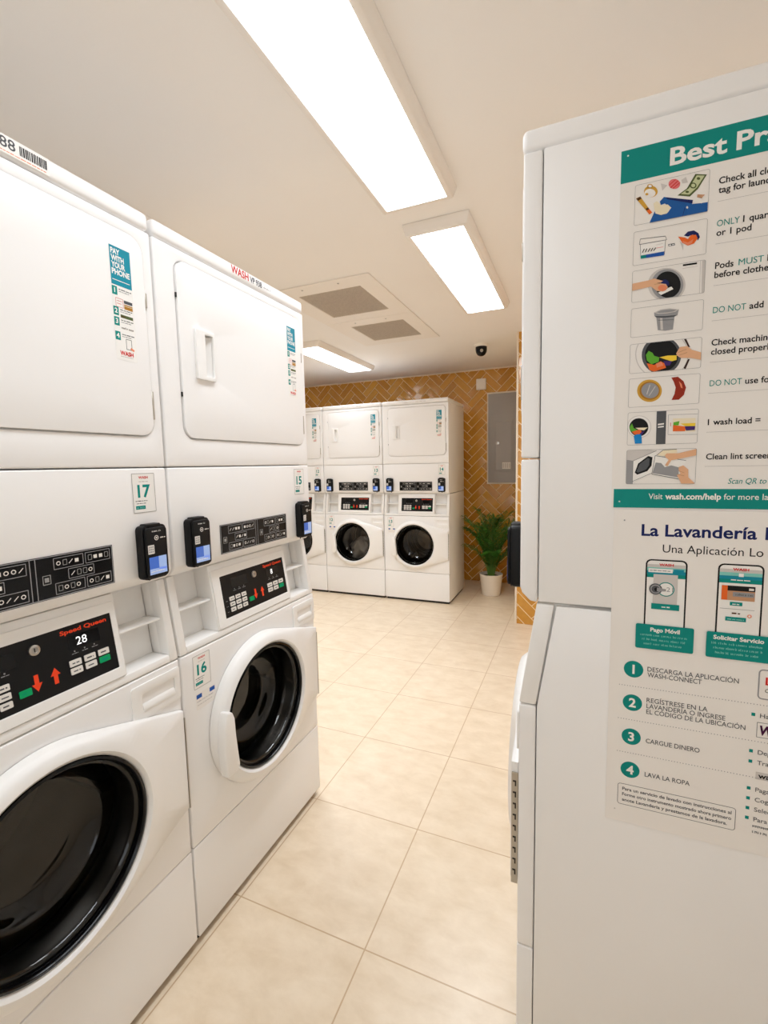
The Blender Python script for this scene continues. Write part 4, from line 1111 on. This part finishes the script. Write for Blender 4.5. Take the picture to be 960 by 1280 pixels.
# ------------------------------------------------------------------ the two posters on the right machine's side
def poster(sheet, x, ztop, w, h, label, thick=.0008):
    b, ms = B(), [ink('paper')]
    b.slab([(0, -h), (w, -h), (w, 0), (0, 0)], -thick, 0)
    o = sheet.into(b, ms, (0, -thick, 0), *FRONT).build('poster', ms)
    o.location = (x, RY - .0006, ztop)
    return tag(o, label, 'poster', 'posters on the right machine')
s = Sheet()
s.rect(0, .47, -.0535, 0, 'teal', 1)
s.disc(.0105, -.0095, .0014, 'white', 2, 12)
s.text('Best', .0740, -.0412, .0262, 'white', 2, .080, .026)
s.text('Practices', .1664, -.0412, .0262, 'white', 2, .166, .026)
FR = {1: (.0617, .128), 2: (.1385, .1951), 3: (.204, .2577), 4: (.268, .318), 5: (.3296, .381), 6: (.390, .441), 7: (.450, .509), 8: (.5175, .580)}
for k, (a, c) in FR.items():
    s.frame(.0228, .1316, -c, -a, .0005, 'line', 9, .003)
for col, layer, P in PICS:
    s.poly([(p[0], -p[1]) for p in P], col, layer)
T = lambda txt, x, y, cap=.0098, col='black', bold=.016, **k: s.text(txt, x, -y, cap, col, 2, None, bold, squeeze=.94, **k)
def T2(a, b_, x, xb, y, cap=.0098):
    s.text(a, x, -y, cap, 'teal', 2, xb - x - .0045, 0.)
    s.text(b_, xb, -y, cap, 'black', 2, None, .016, squeeze=.94)
T('Check all clothing', .145, .0877)
T('tag for laundry', .145, .1021)
T2('ONLY', '1 quarter cup', .145, .1805, .1542)
T('or 1 pod', .145, .1690)
T('Pods', .1454, .2210)
T2('MUST', 'be in', .1776, .2155, .2210)
T('before clothes', .145, .2356)
T2('DO NOT', 'add', .1454, .1955, .2925)
T('Check machine is', .1456, .3454)
T('closed properly', .1456, .3606)
T2('DO NOT', 'use for', .1459, .1955, .4130)
T('1 wash load =', .1460, .4786)
T('Clean lint screen', .1458, .5376)
for y in (.1145, .1812, .2475, .3045, .3728, .4245, .4905, .5495):
    s.rect(.1445, .44, -y - .0004, -y, 'line', 1)
s.text('Scan QR to', .1792, -.5800, .0094, 'teal', 2, .0535, .002, .25)
s.rect(.0035, .47, -.6237, -.589, 'teal', 1)
s.disc(.0134, -.6124, .0014, 'white', 2, 12)
s.text('Visit', .0608, -.6074, .0100, 'white', 2, .0222, .004)
s.text('wash.com/help', .0869, -.6074, .0100, 'white', 2, .0838, .028)
s.text('for more laundry', .1745, -.6074, .0100, 'white', 2, .094, .004)
poster(s, RX + .057 + .1078, 1.907, .47, .6245, 'upper poster with green title bar and picture rows stuck on the right machine')

s = Sheet()
s.disc(.018, -.0205, .0015, 'mgrey', 1, 12)
s.disc(.0168, -.6, .0015, 'lgrey', 1, 12)
s.text('La Lavandería', .0465, -.0480, .0205, 'navy', 1, .173, .022)
s.text('Móvil', .2310, -.0480, .0205, 'navy', 1, .066, .022)
s.text('Una Aplicación Lo Hace', .0815, -.0780, .0145, 'black', 1, .196, .0)
def phone(x0, x1, t0):
    s.rect(x0, x1, -.235, -t0, 'black', 1, .009)
    s.rect(x0 + .0026, x1 - .0026, -.235, -t0 - .0026, 'white', 2, .007)
    for k, c in enumerate(('lgrey', 'aqua', 'tealblue', 'teal')):
        s.rect(x0 + .0026, x1 - .0026, -t0 - .034, -t0 - .009 - .006 * k, c, 2.2 + .2 * k)
    s.text('WASH', (x0 + x1) / 2, -t0 - .0115, .0042, 'red', 5, .023, .04, 0, 'c')
phone(.0553, .1213, .0915)
s.rect(.060, .0985, -.1157, -.1085, 'white', 5)
s.scrawl(.062, .095, -.1130, .002, 'mgrey', 6, 3)
s.rect(.100, .116, -.1155, -.1085, 'tealblue', 5)
s.rect(.0685, .107, -.1745, -.119, 'lgrey', 4)
s.ring(.089, -.1465, .0118, .0135, 'teal', 5)
s.disc(.089, -.1465, .0116, 'white', 5)
s.text('21', .090, -.1505, .008, 'mgrey', 6, .010, .0)
s.disc(.0725, -.147, .0105, 'dgrey', 7)
s.ring(.0725, -.147, .0065, .0085, 'mgrey', 8)
s.disc(.0745, -.1475, .004, 'black', 8)
s.poly([(.0745, -.144), (.089, -.146), (.089, -.150), (.0745, -.151)], 'mgrey', 9)
s.rect(.0665, .111, -.185, -.174, 'teal', 7)
s.scrawl(.083, .096, -.181, .0028, 'white', 8, 4)
phone(.1669, .2328, .0925)
s.rect(.197, .204, -.1145, -.1085, 'white', 7)
s.scrawl(.186, .215, -.1215, .0022, 'white', 7, 5)
s.rect(.1735, .2215, -.157, -.131, 'tan', 5)
s.rect(.1735, .182, -.157, -.131, 'orange', 6)
s.rect(.182, .2215, -.140, -.131, 'black', 6)
s.rect(.2125, .2195, -.138, -.134, 'keywhite', 7)
s.rect(.190, .2205, -.150, -.142, 'mgrey', 6)
s.scrawl(.194, .219, -.148, .004, 'dgrey', 7, 6)
s.rect(.1865, .2045, -.1665, -.160, 'teal', 5)
s.scrawl(.190, .200, -.1645, .002, 'white', 6, 7)
s.rect(.172, .222, -.1730, -.1723, 'line', 5)
s.scrawl(.190, .202, -.1815, .003, 'brown', 5, 8)
s.ring(.2155, -.1835, .0018, .0032, 'salmon', 5, 16)
s.rect(.181, .211, -.1945, -.187, 'teal', 5)
s.scrawl(.184, .208, -.1920, .002, 'aqua', 6, 9)
for x0, x1, t0, txt, a, c in ((.0425, .1355, .2150, 'Pago Móvil', .0665, .1135), (.1545, .2475, .2165, 'Solicitar Servicio', .1648, .2380)):
    s.rect(x0, x1, -t0 - .0475, -t0, 'teal', 10, .003)
    s.text(txt, a, -t0 - .0130, .0072, 'white', 11, c - a, .03)
    for k in range(3):
        s.scrawl(x0 + .008 + .003 * k, x1 - .008 - .003 * k, -t0 - .0222 - .0085 * k, .0042, 'aqua', 11, k + int(x0 * 1000))
for n_, y in (('1', .3069), ('2', .3741), ('3', .4434), ('4', .5120)):
    s.disc(.0413, -y, .0165, 'teal', 1, 36)
    s.text(n_, .0413, -y - .0085, .0168, 'white', 2, None, .028, 0, 'c')
def L2(txt, x, x1, y, cap=.0088):
    s.text(txt, x, -y, cap, 'dgrey', 2, x1 - x, .006)
L2('DESCARGA LA APLICACIÓN', .0645, .2062, .3072)
L2('WASH-CONNECT', .0648, .1513, .3182)
L2('REGÍSTRESE EN LA', .0650, .1624, .3685)
L2('LAVANDERÍA O INGRESE', .0651, .1895, .3800)
L2('EL CÓDIGO DE LA UBICACIÓN', .0652, .2196, .3914)
L2('CARGUE DINERO', .0662, .1535, .4502)
L2('LAVA LA ROPA', .0666, .1406, .5190)
for y in (.3409, .4091, .4771):
    for k in range(90):
        s.disc(.0182 + .0046 * k, -y, .0009, 'mgrey', 1, 6)
s.frame(.0208, .2134, -.5875, -.5435, .0009, 'dgrey', 1, .005)
for k, (txt, w_) in enumerate((('Para un servicio de lavado con instrucciones al', .178), ('Forme otro instrumento mostrado ahora primero', .178), ('anote Lavanderia y prestamos de la lavadora.', .172))):
    s.text(txt, .029, -.5568 - .0115 * k, .0062, 'dgrey', 1, w_, .022)
s.frame(.2336, .292, -.3305, -.2757, .0022, 'mgrey', 1, .007)
s.text('LG', .2440, -.303, .013, 'red', 2, None, .03)
s.text('CARD', .2440, -.317, .007, 'black', 2, None, .0, .2)
s.frame(.2356, .300, -.4012, -.3728, .0012, 'line', 1, .001)
s.text('WASH', .2400, -.3955, .0165, 'wine', 2, .054, .035, .15)
s.rect(.2385, .300, -.4795, -.4655, 'lgrey', 1, .001)
s.text('wash', .2420, -.4765, .0088, 'black', 2, .03, .03)
for y, wd_ in ((.3599, 'Haga'), (.4281, 'Deposite'), (.4476, 'Transfiera'), (.4989, 'Paga'), (.5181, 'Coge'), (.5370, 'Seleccione'), (.5559, 'Para servicio')):
    s.rect(.2270, .2325, -y - .0030, -y + .0030, 'teal', 1)
    s.text(wd_, .2395, -y - .0045, .0080, 'dgrey', 2, None, .004)
for y in (.569, .580):
    s.scrawl(.2385, .29, -y - .003, .006, 'dgrey', 2, int(y * 1000))
poster(s, RX + .062 + .1078, 1.280, .47, .624, 'lower Spanish poster with two phones and four numbered steps on the right machine')
bpy.data.objects.remove(_fo, do_unlink=True)
